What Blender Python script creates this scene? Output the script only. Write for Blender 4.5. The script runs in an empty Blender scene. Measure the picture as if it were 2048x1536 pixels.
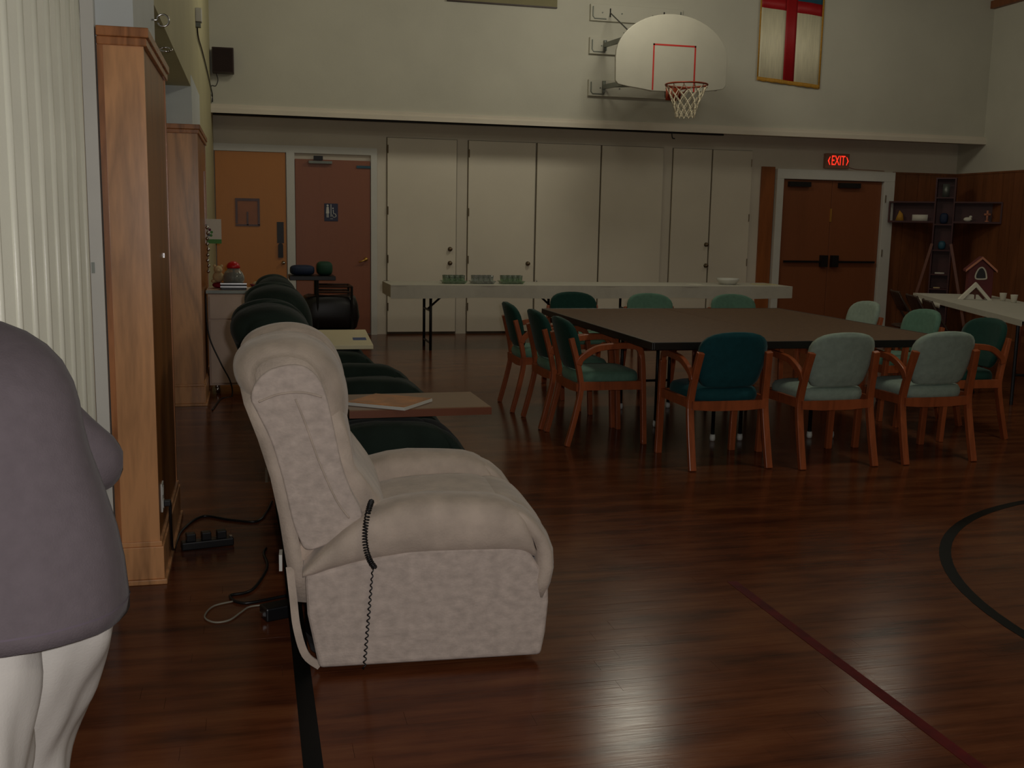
import bpy, bmesh, math, random
from mathutils import Vector, Matrix
random.seed(7)
C = bpy.context.scene.collection
PI = math.pi
R = math.radians

# ------------------------------------------------------------------ camera
cam_d = bpy.data.cameras.new('camera')
cam = bpy.data.objects.new('camera', cam_d); C.objects.link(cam)
cam_d.sensor_width = 36.0
cam_d.lens = 2100.0 / 2048.0 * 36.0
cam_d.clip_start = 0.05
yaw, pit, rol = R(14.0), R(8.7), R(1.05)
fw = Vector((math.sin(yaw)*math.cos(pit), math.cos(yaw)*math.cos(pit), -math.sin(pit)))
rt = Vector((math.cos(yaw), -math.sin(yaw), 0)); up = rt.cross(fw)
rt2 = rt*math.cos(rol) + up*math.sin(rol); up2 = -rt*math.sin(rol) + up*math.cos(rol)
M = Matrix((rt2, up2, -fw)).transposed().to_4x4(); M.translation = Vector((0, 0, 1.42))
cam.matrix_world = M
bpy.context.scene.camera = cam

# ------------------------------------------------------------------ exposure, world, lights
sc = bpy.context.scene
sc.view_settings.view_transform = 'Standard'
sc.view_settings.look = 'None'
sc.view_settings.gamma = 1.0
sc.view_settings.use_curve_mapping = False
sc.view_settings.exposure = 0.2
w = bpy.data.worlds.new('world'); sc.world = w; w.use_nodes = True
w.node_tree.nodes['Background'].inputs[0].default_value = (0.5, 0.6, 0.8, 1)
w.node_tree.nodes['Background'].inputs[1].default_value = 0.02

def lamp(name, kind, loc, power, col, size=0.1, target=None, spread=None):
    d = bpy.data.lights.new(name, kind); d.energy = power; d.color = col
    if kind == 'AREA': d.shape = 'DISK'; d.size = size
    elif kind in ('POINT', 'SPOT'): d.shadow_soft_size = size
    o = bpy.data.objects.new(name, d); C.objects.link(o); o.location = loc
    if target: o.rotation_euler = (Vector(target) - Vector(loc)).to_track_quat('-Z', 'Y').to_euler()
    return o
WARM = (1.0, 0.94, 0.77)
LAMPS = [(4.05, 10.45, 4.33, 50), (0.9, 10.2, 4.32, 22), (7.3, 10.6, 4.32, 13), (4.05, 4.9, 4.32, 55), (4.05, -0.5, 4.32, 45)]  # last two are unseen lamps, added as fill for the hall
for i, (x, y, z, p) in enumerate(LAMPS):
    lamp('ceiling_light', 'POINT', (x, y, z - 0.12), p, WARM, 0.3)
# the camera's own flash, beside the lens
lamp('camera_flash', 'SPOT', (0.06, -0.02, 1.47), 112, (1.0, 0.95, 0.92), 0.02, target=(0.9, 4.0, 1.0)).data.spot_size = R(95)

# ------------------------------------------------------------------ materials
def new_mat(name):
    m = bpy.data.materials.new(name); m.use_nodes = True
    return m, m.node_tree, m.node_tree.nodes['Principled BSDF']
def lin(c):
    return tuple(((v/255)/12.92 if v/255 <= 0.04045 else ((v/255+0.055)/1.055)**2.4) for v in c) + (1,)
def mat(name, rgb, rough=0.6, metal=0.0, var=0.12, scale=6.0, bump=0.0, bscale=80.0, sheen=0.0, spec=0.5, stretch=None, emit=None, coat=0.0):
    m, t, b = new_mat(name); N = t.nodes; L = t.links
    tc = N.new('ShaderNodeTexCoord'); src = tc.outputs['Object']
    if stretch:
        mp = N.new('ShaderNodeMapping'); mp.inputs['Scale'].default_value = stretch; L.new(src, mp.inputs[0]); src = mp.outputs[0]
    nz = N.new('ShaderNodeTexNoise'); nz.inputs['Scale'].default_value = scale; nz.inputs['Detail'].default_value = 6
    L.new(src, nz.inputs['Vector'])
    rp = N.new('ShaderNodeValToRGB'); c = lin(rgb)
    rp.color_ramp.elements[0].position = 0.3; rp.color_ramp.elements[1].position = 0.7
    rp.color_ramp.elements[0].color = tuple(v*(1-var) for v in c[:3]) + (1,)
    rp.color_ramp.elements[1].color = tuple(min(1, v*(1+var)) for v in c[:3]) + (1,)
    L.new(nz.outputs[0], rp.inputs[0]); L.new(rp.outputs[0], b.inputs['Base Color'])
    b.inputs['Roughness'].default_value = rough; b.inputs['Metallic'].default_value = metal
    b.inputs['Specular IOR Level'].default_value = spec
    if sheen: b.inputs['Sheen Weight'].default_value = sheen; b.inputs['Sheen Roughness'].default_value = 0.4
    if coat: b.inputs['Coat Weight'].default_value = coat; b.inputs['Coat Roughness'].default_value = 0.15
    if bump:
        n2 = N.new('ShaderNodeTexNoise'); n2.inputs['Scale'].default_value = bscale; n2.inputs['Detail'].default_value = 3
        L.new(src, n2.inputs['Vector'])
        bp = N.new('ShaderNodeBump'); bp.inputs['Strength'].default_value = bump; bp.inputs['Distance'].default_value = 0.004
        L.new(n2.outputs[0], bp.inputs['Height']); L.new(bp.outputs[0], b.inputs['Normal'])
    if emit:
        b.inputs['Emission Color'].default_value = lin(emit[0]); b.inputs['Emission Strength'].default_value = emit[1]
    return m
def wood(name, rgb, axis='Z', var=0.3, rough=0.35, scale=5.0, ring=True, spec=0.5):
    m, t, b = new_mat(name); N = t.nodes; L = t.links
    tc = N.new('ShaderNodeTexCoord'); mp = N.new('ShaderNodeMapping')
    s = {'X': (0.12, 1, 1), 'Y': (1, 0.12, 1), 'Z': (1, 1, 0.12)}[axis]
    mp.inputs['Scale'].default_value = s; L.new(tc.outputs['Object'], mp.inputs[0])
    nz = N.new('ShaderNodeTexNoise'); nz.inputs['Scale'].default_value = scale; nz.inputs['Detail'].default_value = 4; nz.inputs['Distortion'].default_value = 0.6
    L.new(mp.outputs[0], nz.inputs['Vector'])
    mu = N.new('ShaderNodeMath'); mu.operation = 'MULTIPLY'; mu.inputs[1].default_value = 9.0 if ring else 2.0
    L.new(nz.outputs[0], mu.inputs[0])
    fr = N.new('ShaderNodeMath'); fr.operation = 'PINGPONG'; fr.inputs[1].default_value = 1.0; L.new(mu.outputs[0], fr.inputs[0])
    n3 = N.new('ShaderNodeTexNoise'); n3.inputs['Scale'].default_value = 60; n3.inputs['Detail'].default_value = 3; L.new(mp.outputs[0], n3.inputs['Vector'])
    ad = N.new('ShaderNodeMath'); ad.operation = 'ADD'; L.new(fr.outputs[0], ad.inputs[0]); L.new(n3.outputs[0], ad.inputs[1])
    hv = N.new('ShaderNodeMath'); hv.operation = 'MULTIPLY'; hv.inputs[1].default_value = 0.5; L.new(ad.outputs[0], hv.inputs[0])
    rp = N.new('ShaderNodeValToRGB'); c = lin(rgb)
    rp.color_ramp.elements[0].position = 0.15; rp.color_ramp.elements[1].position = 0.7
    rp.color_ramp.elements[0].color = tuple(v*(1-var) for v in c[:3]) + (1,)
    rp.color_ramp.elements[1].color = tuple(min(1, v*(1+var*0.5)) for v in c[:3]) + (1,)
    L.new(hv.outputs[0], rp.inputs[0]); L.new(rp.outputs[0], b.inputs['Base Color'])
    b.inputs['Roughness'].default_value = rough; b.inputs['Specular IOR Level'].default_value = spec
    return m
def floor_mat():
    m, t, b = new_mat('worn_hardwood'); N = t.nodes; L = t.links
    geo = N.new('ShaderNodeNewGeometry')
    def noise(sx, sy, scale, det=5):
        mp = N.new('ShaderNodeMapping'); mp.inputs['Scale'].default_value = (sx, sy, 1); L.new(geo.outputs['Position'], mp.inputs[0])
        n = N.new('ShaderNodeTexNoise'); n.inputs['Scale'].default_value = scale; n.inputs['Detail'].default_value = det; L.new(mp.outputs[0], n.inputs['Vector']); return n.outputs[0]
    grain = noise(0.12, 1.6, 9.0); blot = noise(0.8, 2.6, 3.2, 5); fine = noise(0.1, 2.0, 60)
    br = N.new('ShaderNodeTexBrick'); br.inputs['Scale'].default_value = 1.0
    br.inputs['Brick Width'].default_value = 0.9; br.inputs['Row Height'].default_value = 0.08; br.inputs['Mortar Size'].default_value = 0.0
    br.inputs['Color1'].default_value = (0.38, 0.38, 0.38, 1); br.inputs['Color2'].default_value = (0.62, 0.62, 0.62, 1)
    L.new(geo.outputs['Position'], br.inputs['Vector'])
    def mixv(a, b_, f):
        x = N.new('ShaderNodeMix'); x.data_type = 'FLOAT'; x.inputs[0].default_value = f
        L.new(a, x.inputs[2]); L.new(b_, x.inputs[3]); return x.outputs[0]
    v = mixv(mixv(grain, blot, 0.55), mixv(br.outputs[0], fine, 0.4), 0.25)
    rp = N.new('ShaderNodeValToRGB'); L.new(v, rp.inputs[0])
    e = rp.color_ramp.elements
    e[0].position = 0.36; e[0].color = lin((58, 30, 20)); e[1].position = 0.62; e[1].color = lin((116, 70, 42))
    mid = e.new(0.5); mid.color = lin((98, 54, 32))
    L.new(rp.outputs[0], b.inputs['Base Color'])
    b.inputs['Roughness'].default_value = 0.3; b.inputs['Specular IOR Level'].default_value = 0.12
    rr = N.new('ShaderNodeMapRange'); rr.inputs[3].default_value = 0.11; rr.inputs[4].default_value = 0.27; L.new(fine, rr.inputs[0]); L.new(rr.outputs[0], b.inputs['Roughness'])
    bp = N.new('ShaderNodeBump'); bp.inputs['Strength'].default_value = 0.10; bp.inputs['Distance'].default_value = 0.002
    L.new(fine, bp.inputs['Height']); L.new(bp.outputs[0], b.inputs['Normal'])
    return m

m_wall = mat('cream_wall_paint', (196, 194, 180), 0.75, var=0.04, scale=2.0, bump=0.15, bscale=60)
m_lower = mat('ivory_wall_paint', (218, 210, 194), 0.6, var=0.05, scale=1.5)
m_cupboard = mat('ivory_cupboard_paint', (228, 220, 202), 0.5, var=0.05, scale=1.2)
m_seam = mat('closet_gap', (104, 94, 78), 0.9)
m_white = mat('white_gloss_trim', (212, 212, 205), 0.4, var=0.03)
m_column = mat('white_column_paint', (205, 212, 212), 0.6, var=0.03)
m_beam = mat('beam_paint', (186, 180, 142), 0.7, var=0.06, scale=2)
m_ceil = mat('ceiling_dark_boards', (120, 105, 80), 0.8)
m_vinyl = mat('pleated_vinyl', (230, 230, 214), 0.34, var=0.03, bump=0.1, bscale=120)
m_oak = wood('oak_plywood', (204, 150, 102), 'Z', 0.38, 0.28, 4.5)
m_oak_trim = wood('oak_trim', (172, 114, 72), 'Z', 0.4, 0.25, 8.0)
m_oak_side = wood('shaded_plywood', (150, 96, 46), 'Z', 0.25, 0.35, 3.0)  # pillar sides: shade away from the flash is put into the darker colour
m_door_o = wood('orange_door_veneer', (186, 118, 42), 'Z', 0.12, 0.4, 2.5, False)
m_door_b = wood('brown_door_veneer', (142, 84, 56), 'Z', 0.15, 0.4, 2.5, False)
m_door_e = wood('walnut_exit_door', (130, 76, 46), 'Z', 0.2, 0.4, 2.5, False)
m_panel = wood('dark_pine_panel', (124, 74, 42), 'Z', 0.25, 0.5, 3.0)
m_floor = floor_mat()
m_black_line = mat('black_floor_paint', (10, 13, 13), 0.5, spec=0.12)
m_red_line = mat('red_floor_paint', (84, 12, 15), 0.5, var=0.35, scale=14, spec=0.08)
m_chrome = mat('chrome', (200, 200, 200), 0.18, 1.0, var=0.02)
m_brass = mat('brass', (220, 175, 90), 0.35, 0.8, var=0.05)
m_pewter = mat('dull_knob_metal', (120, 105, 85), 0.4, 0.8)
m_steel = mat('grey_steel', (120, 125, 118), 0.45, 0.6)
m_black = mat('black_plastic', (18, 18, 20), 0.4)
m_black_metal = mat('black_metal', (24, 24, 26), 0.4, 0.3)
m_velvet = mat('beige_velour', (192, 177, 163), 0.85, var=0.16, scale=11, bump=0.35, bscale=140, sheen=0.25, spec=0.2)
m_velvet2 = mat('beige_velour_side', (193, 179, 169), 0.85, var=0.16, scale=34, bump=0.35, bscale=140, sheen=0.2, spec=0.2, stretch=(0.8, 1, 1.1))
m_green = mat('dark_green_upholstery', (30, 42, 36), 0.85, var=0.25, scale=6, bump=0.3, bscale=60, sheen=0.05, spec=0.2)
m_navy = mat('blue_black_upholstery', (30, 42, 46), 0.85, var=0.2, scale=6, bump=0.3, bscale=60, sheen=0.05, spec=0.2)
m_teal = mat('dark_teal_fabric', (22, 74, 80), 0.8, var=0.1, scale=30, bump=0.2, bscale=200, sheen=0.1, spec=0.2)
m_dkgreen = mat('deep_green_fabric', (28, 66, 58), 0.8, var=0.1, scale=30, bump=0.2, bscale=200, sheen=0.1, spec=0.2)
m_sage = mat('sage_fabric', (152, 170, 158), 0.8, var=0.1, scale=30, bump=0.2, bscale=200, sheen=0.1, spec=0.2)
m_seaf = mat('seafoam_fabric', (98, 136, 118), 0.8, var=0.1, scale=30, bump=0.2, bscale=200, sheen=0.1, spec=0.2)
m_chairwood = wood('cherry_chair_wood', (160, 84, 48), 'Z', 0.2, 0.3, 10)
m_tabletop = mat('dark_laminate_top', (96, 70, 46), 0.55, var=0.15, scale=30, spec=0.12)
m_tableedge = mat('black_table_edge', (22, 18, 16), 0.4)
m_cloth = mat('white_table_cover', (194, 192, 180), 0.6, var=0.04, scale=12)
m_red = mat('red_paint', (176, 22, 30), 0.5, var=0.08)
m_board_white = mat('white_backboard_steel', (168, 165, 152), 0.45, var=0.03)
m_rim = mat('orange_rim_steel', (130, 50, 24), 0.45, 0.2)
m_net = mat('net_cord', (200, 190, 165), 0.8)
m_olive = mat('olive_board', (128, 122, 88), 0.7, var=0.06)
m_speaker = mat('dark_brown_cabinet', (52, 32, 26), 0.5, var=0.1)
m_cream_fab = mat('cream_satin', (236, 230, 200), 0.55, var=0.08, scale=8, stretch=(6, 1, 0.6))
m_red_fab = mat('red_satin', (168, 22, 30), 0.55, var=0.08)
m_blue_fab = mat('blue_satin', (40, 90, 110), 0.55, var=0.08)
m_gold = mat('gold_fringe', (190, 140, 50), 0.7, var=0.2, scale=60)
m_shirt = mat('grey_knit', (92, 84, 88), 0.9, var=0.06, scale=40, bump=0.2, bscale=300, sheen=0.05, spec=0.15)
m_pants = mat('off_white_trousers', (182, 178, 172), 0.85, var=0.05, scale=12, bump=0.12, bscale=200, spec=0.2)
m_skin = mat('skin', (200, 150, 122), 0.55, var=0.05)
m_hair = mat('grey_hair', (150, 145, 140), 0.7, var=0.2, scale=60, stretch=(1, 1, 0.1))
m_shoe = mat('white_shoe_leather', (200, 198, 192), 0.5)
m_exit_box = mat('exit_sign_housing', (165, 120, 100), 0.5)
m_exit = mat('exit_letters_lit', (255, 60, 40), 0.5, emit=((255, 52, 34), 1.1))
m_blue_sign = mat('navy_sign_plastic', (24, 30, 66), 0.4)
m_signwhite = mat('white_sign_print', (205, 205, 200), 0.5)
m_paper = mat('white_card', (225, 222, 208), 0.7, var=0.02)
m_leafgreen = mat('green_print', (88, 150, 80), 0.7)
m_plum = mat('plum_print', (100, 50, 70), 0.7)
m_cab = mat('off_white_cabinet', (206, 184, 166), 0.5, var=0.05)
m_redbow = mat('crimson_plastic', (200, 20, 24), 0.35)
m_crim = mat('crimson_cloth', (140, 24, 44), 0.7)
m_coffee = mat('dark_coffee', (22, 10, 6), 0.15)
m_cream = mat('cream_plush', (205, 180, 135), 0.9, bump=0.3)
m_bluebag = mat('blue_bag', (24, 40, 70), 0.7)
m_greenbag = mat('dark_green_bag', (20, 66, 48), 0.7)
m_bluelabel = mat('blue_printed_label', (44, 72, 130), 0.6, var=0.25, scale=90)
m_boardwhite = mat('white_game_board', (224, 214, 178), 0.5, var=0.02)
m_tan = wood('tan_plank', (124, 90, 60), 'X', 0.2, 0.35, 6, False)
m_redwood = wood('red_wood_edge', (112, 64, 42), 'X', 0.2, 0.35, 6, False)
m_poster = mat('orange_brown_picture', (186, 116, 40), 0.45, var=0.35, scale=9)
m_crossred = mat('maroon_shelf_paint', (66, 15, 15), 0.5, var=0.12)
m_birdred = mat('barn_red_paint', (96, 26, 28), 0.6, var=0.12)
m_peach = mat('peach_trim_paint', (196, 128, 100), 0.6)
m_brownroof = mat('brown_card', (90, 46, 36), 0.7)
m_glassware = None
def glass_mat(name, rgb, rough=0.05):
    m, t, b = new_mat(name)
    b.inputs['Base Color'].default_value = lin(rgb); b.inputs['Roughness'].default_value = rough
    b.inputs['Transmission Weight'].default_value = 0.85; b.inputs['IOR'].default_value = 1.45
    return m
m_greenglass = glass_mat('green_tinted_plastic', (212, 232, 208), 0.12)
m_clearglass = glass_mat('clear_glass', (235, 240, 235), 0.03)
m_lamp_glow = mat('lamp_diffuser', (255, 235, 190), 0.5, emit=((255, 224, 170), 4.0))
m_foldbrown = mat('brown_folding_chair_metal', (62, 44, 34), 0.4, 0.3)
m_ply_far = wood('closet_plywood_strip', (150, 86, 42), 'Z', 0.2, 0.4, 4)

# ------------------------------------------------------------------ mesh helpers
def box(bm, x0, x1, y0, y1, z0, z1, mx=None):
    vs = [bm.verts.new((x, y, z)) for x in (x0, x1) for y in (y0, y1) for z in (z0, z1)]
    if mx is not None:
        for v in vs: v.co = mx @ v.co
    for f in ((0, 1, 3, 2), (4, 6, 7, 5), (0, 4, 5, 1), (2, 3, 7, 6), (0, 2, 6, 4), (1, 5, 7, 3)):
        bm.faces.new([vs[i] for i in f])
    return vs
def loft(bm, rings, cap=True, closed=False):
    V = [[bm.verts.new(p) for p in r] for r in rings]
    n = len(V[0])
    pairs = list(zip(V, V[1:])) + ([(V[-1], V[0])] if closed else [])
    for a, b in pairs:
        for i in range(n):
            bm.faces.new((a[i], a[(i+1) % n], b[(i+1) % n], b[i]))
    if cap and not closed:
        bm.faces.new(list(reversed(V[0]))); bm.faces.new(V[-1])
    return V
def tube(bm, pts, r, n=8, closed=False, sq=None):
    P = [Vector(p) for p in pts]; m = len(P); rings = []
    rs = r if isinstance(r, (list, tuple)) else [r]*m
    ref = None
    for i in range(m):
        a = P[(i-1) % m] if (i > 0 or closed) else P[i]
        b = P[(i+1) % m] if (i < m-1 or closed) else P[i]
        t = (b - a).normalized()
        if ref is None:
            ref = Vector((0, 0, 1)) if abs(t.z) < 0.9 else Vector((1, 0, 0))
        u = (ref - t*ref.dot(t))
        u = u.normalized() if u.length > 1e-5 else t.orthogonal().normalized()
        ref = u; v = t.cross(u)
        if sq:   # rectangular section: sq=(half along u, half along v)
            rings.append([P[i] + u*sq[0]*a_ + v*sq[1]*b_ for a_, b_ in ((-1, -1), (1, -1), (1, 1), (-1, 1))])
        else:
            rings.append([P[i] + (u*math.cos(2*PI*k/n) + v*math.sin(2*PI*k/n))*rs[i] for k in range(n)])
    loft(bm, rings, True, closed)
def lathe(bm, prof, n=20, c=(0, 0, 0), axis='Z'):
    rings = []
    for r, z in prof:
        r = max(r, 1e-4)
        ring = []
        for k in range(n):
            a = 2*PI*k/n
            p = (r*math.cos(a), r*math.sin(a), z)
            if axis == 'Y': p = (p[0], p[2], p[1])
            if axis == 'X': p = (p[2], p[0], p[1])
            ring.append((p[0]+c[0], p[1]+c[1], p[2]+c[2]))
        rings.append(ring)
    loft(bm, rings)
def prism(bm, poly, a0, a1, plane='xz'):
    def P(u, v, a):
        return {'xz': (u, a, v), 'yz': (a, u, v), 'xy': (u, v, a)}[plane]
    loft(bm, [[P(u, v, a0) for u, v in poly], [P(u, v, a1) for u, v in poly]])
def superell(bm, c, s, e=0.5, nu=20, nv=12, mx=None):
    def f(x, p): return math.copysign(abs(x)**p, x)
    rings = []
    for j in range(nv+1):
        ph = -PI/2 + PI*(j+0.001)/(nv+0.002)
        ring = []
        for i in range(nu):
            th = 2*PI*i/nu
            p = Vector((c[0]+s[0]*f(math.cos(ph), e)*f(math.cos(th), e), c[1]+s[1]*f(math.cos(ph), e)*f(math.sin(th), e), c[2]+s[2]*f(math.sin(ph), e)))
            ring.append(mx @ p if mx is not None else p)
        rings.append(ring)
    loft(bm, rings)
def smooth_path(pts, k=6, closed=False):
    P = [Vector(p) for p in pts]; n = len(P); out = []
    rng = range(n if closed else n-1)
    for i in rng:
        if closed: p0, p1, p2, p3 = P[(i-1) % n], P[i], P[(i+1) % n], P[(i+2) % n]
        else: p0, p1, p2, p3 = P[max(i-1, 0)], P[i], P[i+1], P[min(i+2, n-1)]
        for j in range(k):
            t = j/k
            out.append(0.5*((2*p1) + (p2-p0)*t + (2*p0-5*p1+4*p2-p3)*t*t + (3*p1-p0-3*p2+p3)*t**3))
    if not closed: out.append(P[-1])
    return out
def obj(name, bm, m, parent=None, smooth=False, bevel=0.0, sub=0, seg=2):
    bmesh.ops.recalc_face_normals(bm, faces=bm.faces)
    me = bpy.data.meshes.new(name); bm.to_mesh(me); bm.free()
    me.materials.append(m)
    if smooth:
        for p in me.polygons: p.use_smooth = True
    o = bpy.data.objects.new(name, me); C.objects.link(o)
    if parent: o.parent = parent
    if bevel:
        md = o.modifiers.new('bevel', 'BEVEL'); md.width = bevel; md.segments = seg; md.limit_method = 'ANGLE'
    if sub:
        md = o.modifiers.new('sub', 'SUBSURF'); md.levels = sub; md.render_levels = sub
    return o
def B(): return bmesh.new()
def bx(name, m, x0, x1, y0, y1, z0, z1, parent=None, bevel=0.0):
    b = B(); box(b, x0, x1, y0, y1, z0, z1); return obj(name, b, m, parent, bevel=bevel)
def thing(name, label, cat, loc=(0, 0, 0), rz=0, group=None):
    o = bpy.data.objects.new(name, None); C.objects.link(o); o.empty_display_size = 0.1
    o.location = loc; o.rotation_euler = (0, 0, rz); o['label'] = label; o['category'] = cat
    if group: o['group'] = group
    return o
def tag(o, label, cat, group=None):
    o['label'] = label; o['category'] = cat
    if group: o['group'] = group
    return o
def st(o, label=None):
    o['kind'] = 'structure'
    if label: o['label'] = label
    return o
def root(name, loc=(0, 0, 0), label=None):
    o = bpy.data.objects.new(name, None); C.objects.link(o); o.location = loc; o.empty_display_size = 0.1
    return st(o, label)
def dup(r, loc, rz, label=None, swap=None):
    c = r.copy(); C.objects.link(c); c.location = loc; c.rotation_euler = (0, 0, rz)
    if label: c['label'] = label
    for ch in list(r.children):
        d = ch.copy(); C.objects.link(d); d.parent = c
        if swap:
            for a, b_ in swap.items():
                if ch.name.split('.')[0] == a:
                    d.data = ch.data.copy(); d.data.materials[0] = b_
        for g in ch.children:
            e = g.copy(); C.objects.link(e); e.parent = d
    return c

# ================================================================== SETTING
XR, YB, YU, XL, ZC = 9.765, 13.27, 12.74, -0.42, 4.75
YF = -5.0
# floor: boards are pieces near the camera, one continuous base beyond
fl = root('floor', label='worn dark red-brown hardwood gym floor')
b = B(); box(b, -4.5, XR+0.15, YF-0.15, YB+0.2, -0.10, -0.012); obj('subfloor', b, m_floor, fl)
b = B(); box(b, -4.5, XR+0.15, YF-0.15, 2.08, -0.012, 0); box(b, -4.5, XR+0.15, 5.04, YB+0.2, -0.012, 0)
box(b, -4.5, -0.72, 2.08, 5.04, -0.012, 0); box(b, 4.68, XR+0.15, 2.08, 5.04, -0.012, 0)
obj('boarding', b, m_floor, fl)
for i in range(37):
    y0 = 2.08 + i*0.08; x = -0.72
    cuts = [-0.72]; first = True
    while x < 4.68:
        x += random.uniform(0.35, 1.3) if first else random.uniform(0.9, 1.6); first = False
        if x > 4.35: x = 4.68
        cuts.append(x)
    for a, c in zip(cuts, cuts[1:]):
        bx('floor_board', m_floor, a+0.0004, c-0.0004, y0+0.0004, y0+0.0796, -0.012, random.uniform(-0.0003, 0.0003), fl)
bx('sideline_marking', m_black_line, 0.108, 0.160, 0.5, 13.1, 0.0, 0.0012, fl)['label'] = 'black painted sideline running toward the back wall'
bx('red_marking', m_red_line, 1.848, 1.890, 0.5, 3.75, 0.0, 0.0012, fl)['label'] = 'red painted court line, worn'
b = B(); n = 96; cx, cy = 4.47, 2.87
ri = [[(cx+r_*math.cos(2*PI*k/n), cy+r_*math.sin(2*PI*k/n), z) for k in range(n)] for r_, z in ((1.795, 0.0), (1.795, 0.0012), (1.845, 0.0012), (1.845, 0.0))]
loft(b, ri, cap=False, closed=True); obj('circle_marking', b, m_black_line, fl)['label'] = 'black painted court circle'
# ceiling
st(bx('ceiling', m_ceil, -4.5, XR+0.15, YF-0.15, YB+0.2, ZC, ZC+0.12))
# back wall: upper wall stands forward of the lower wall, with a soffit between
wb = root('wall_back', label='cream back wall, upper part overhanging the lower part')
bx('upper_face', m_wall, XL-0.02, XR, YU, YB+0.2, 2.64, ZC, wb)
bx('lower_face', m_lower, -4.5, XR+0.15, YB, YB+0.2, 0, 2.64, wb)
st(bx('trim_1', m_lower, XL, XR, YU-0.035, YU, 2.655, 2.70)); st(bx('trim_2', m_lower, XL, XR, YU-0.055, YU, 2.60, 2.655))
st(bx('wall_right', m_wall, XR, XR+0.15, YF-0.15, YB+0.2, 0, ZC))
st(bx('wall_front', m_wall, -4.5, XR+0.15, YF-0.15, YF, 0, ZC))
# left wall: upper beam, wall beyond the second pillar, side room behind
wl = root('wall_left', label='cream left wall with a beam over the pillar bays')
bx('beam', m_beam, XL-0.25, XL+0.015, -5.0, 8.40, 2.37, ZC, wl)
bx('end_wall', m_beam, XL-0.25, XL+0.012, 8.40, YB, 0, ZC, wl)
bx('side_room_wall', m_wall, -4.5, -4.35, YF-0.15, YB, 0, ZC, wl)
bx('side_room_end', m_wall, -4.5, XL-0.25, 8.5, 8.65, 0, ZC, wl)
# dark panelling in the right corner: boards one by one
wp = root('trim_3', label='dark pine board panelling on the corner walls')
x = 8.745
while x < XR-0.01:
    x1 = min(x+0.2, XR); bx('panel_board', m_panel, x+0.003, x1-0.003, YB-0.022, YB, 0.0, 2.2, wp); x = x1
y = YB-0.022
while y > 7.4:
    bx('panel_board', m_panel, XR-0.022, XR, y-0.197, y-0.003, 0.0, 2.2, wp); y -= 0.2
bx('cap_rail', m_panel, XR-0.03, XR, 7.4, YB, 2.2, 2.225, wp); bx('cap_rail', m_panel, 8.745, XR-0.03, YB-0.03, YB, 2.2, 2.225, wp)
st(bx('trim_4', m_panel, XR-0.07, XR, YF, YU, 4.38, 4.48))
# wood-clad pillars
def pillar(name, y0, y1, xl, label):
    t = root(name, label=label); xr = -0.365
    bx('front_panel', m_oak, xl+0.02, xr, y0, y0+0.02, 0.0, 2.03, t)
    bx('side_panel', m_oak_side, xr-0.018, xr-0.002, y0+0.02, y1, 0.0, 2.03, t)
    bx('corner_bead', m_oak_trim, xl, xl+0.02, y0-0.006, y0+0.02, 0.0, 2.03, t)
    bx('back_corner_bead', m_oak_trim, xr-0.016, xr+0.002, y1-0.03, y1+0.004, 0.0, 2.03, t)
    b = B(); box(b, xl, xr+0.012, y0-0.012, y1+0.01, 2.03, 2.06); box(b, xl, xr+0.020, y0-0.020, y1+0.01, 2.06, 2.095)
    obj('cornice', b, m_oak_trim, t, bevel=0.004)
    b = B(); box(b, xl, xr+0.014, y0-0.014, y1, 0.02, 0.15); box(b, xl, xr+0.008, y0-0.008, y1, 0.15, 0.17); box(b, xl, xr+0.024, y0-0.024, y1, 0.0, 0.02)
    obj('base_moulding', b, m_oak, t, bevel=0.003)
    bx('column', m_column, xl-0.005, XL+0.02, y0+0.03, y1-0.02, 0.0, 2.45, t)
    return t
p1 = pillar('pillar_1', 4.17, 5.16, -0.525, 'nearer oak-clad pillar on the left wall')
bx('jamb', m_white, -0.575, -0.53, 4.15, 4.21, 0.0, 2.45, p1); bx('strike_plate', m_steel, -0.571, -0.560, 4.146, 4.15, 1.21, 1.25, p1)
bx('lock_plate', m_chrome, -0.367, -0.363, 4.81, 4.84, 1.245, 1.265, p1)
p2 = pillar('pillar_2', 8.24, 9.60, -0.60, 'farther oak-clad pillar on the left wall')
bx('glare_strip', m_oak_trim, -0.367, -0.358, 9.2, 9.23, 1.2, 1.8, p2)  # added strip of paler wood, stands in for a specular glare stripe
# back wall doors and closets
def plain_door(name, x0, x1, zt, m, label, proud=0.012, z0=0.015):
    t = root(name, label=label)
    bx('door_leaf', m, x0+0.004, x1-0.004, YB-proud-0.03, YB, z0, zt, t, bevel=0.003)
    return t
def knob(t, x, z, m=m_pewter, r=0.028, y=YB-0.042):
    b = B(); lathe(b, [(0.0, -0.055), (r*0.8, -0.052), (r, -0.038), (r*0.8, -0.022), (r*0.35, -0.016), (r*0.35, -0.004), (r*1.1, -0.004), (r*1.1, 0.0)], 14, (x, y, z), 'Y')
    return obj('knob', b, m, t, True)
def hinge(t, x, z):
    b = B(); lathe(b, [(0.007, -0.05), (0.007, 0.05)], 8, (x, YB-0.046, z)); return obj('hinge', b, m_pewter, t)
d = plain_door('door_1', -0.40, 0.43, 2.212, m_door_o, 'orange-brown wooden door with a small framed window')
b = B(); box(b, -0.17, 0.115, YB-0.056, YB-0.042, 1.63, 1.66); box(b, 0.09, 0.115, YB-0.056, YB-0.042, 1.34, 1.63); box(b, -0.17, -0.145, YB-0.056, YB-0.042, 1.36, 1.63); box(b, -0.04, -0.02, YB-0.056, YB-0.042, 1.34, 1.5); box(b, -0.17, 0.115, YB-0.056, YB-0.042, 1.33, 1.35)
obj('window_frame', b, wood('dark_window_wood', (74, 36, 22), 'Z'), d)
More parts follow.
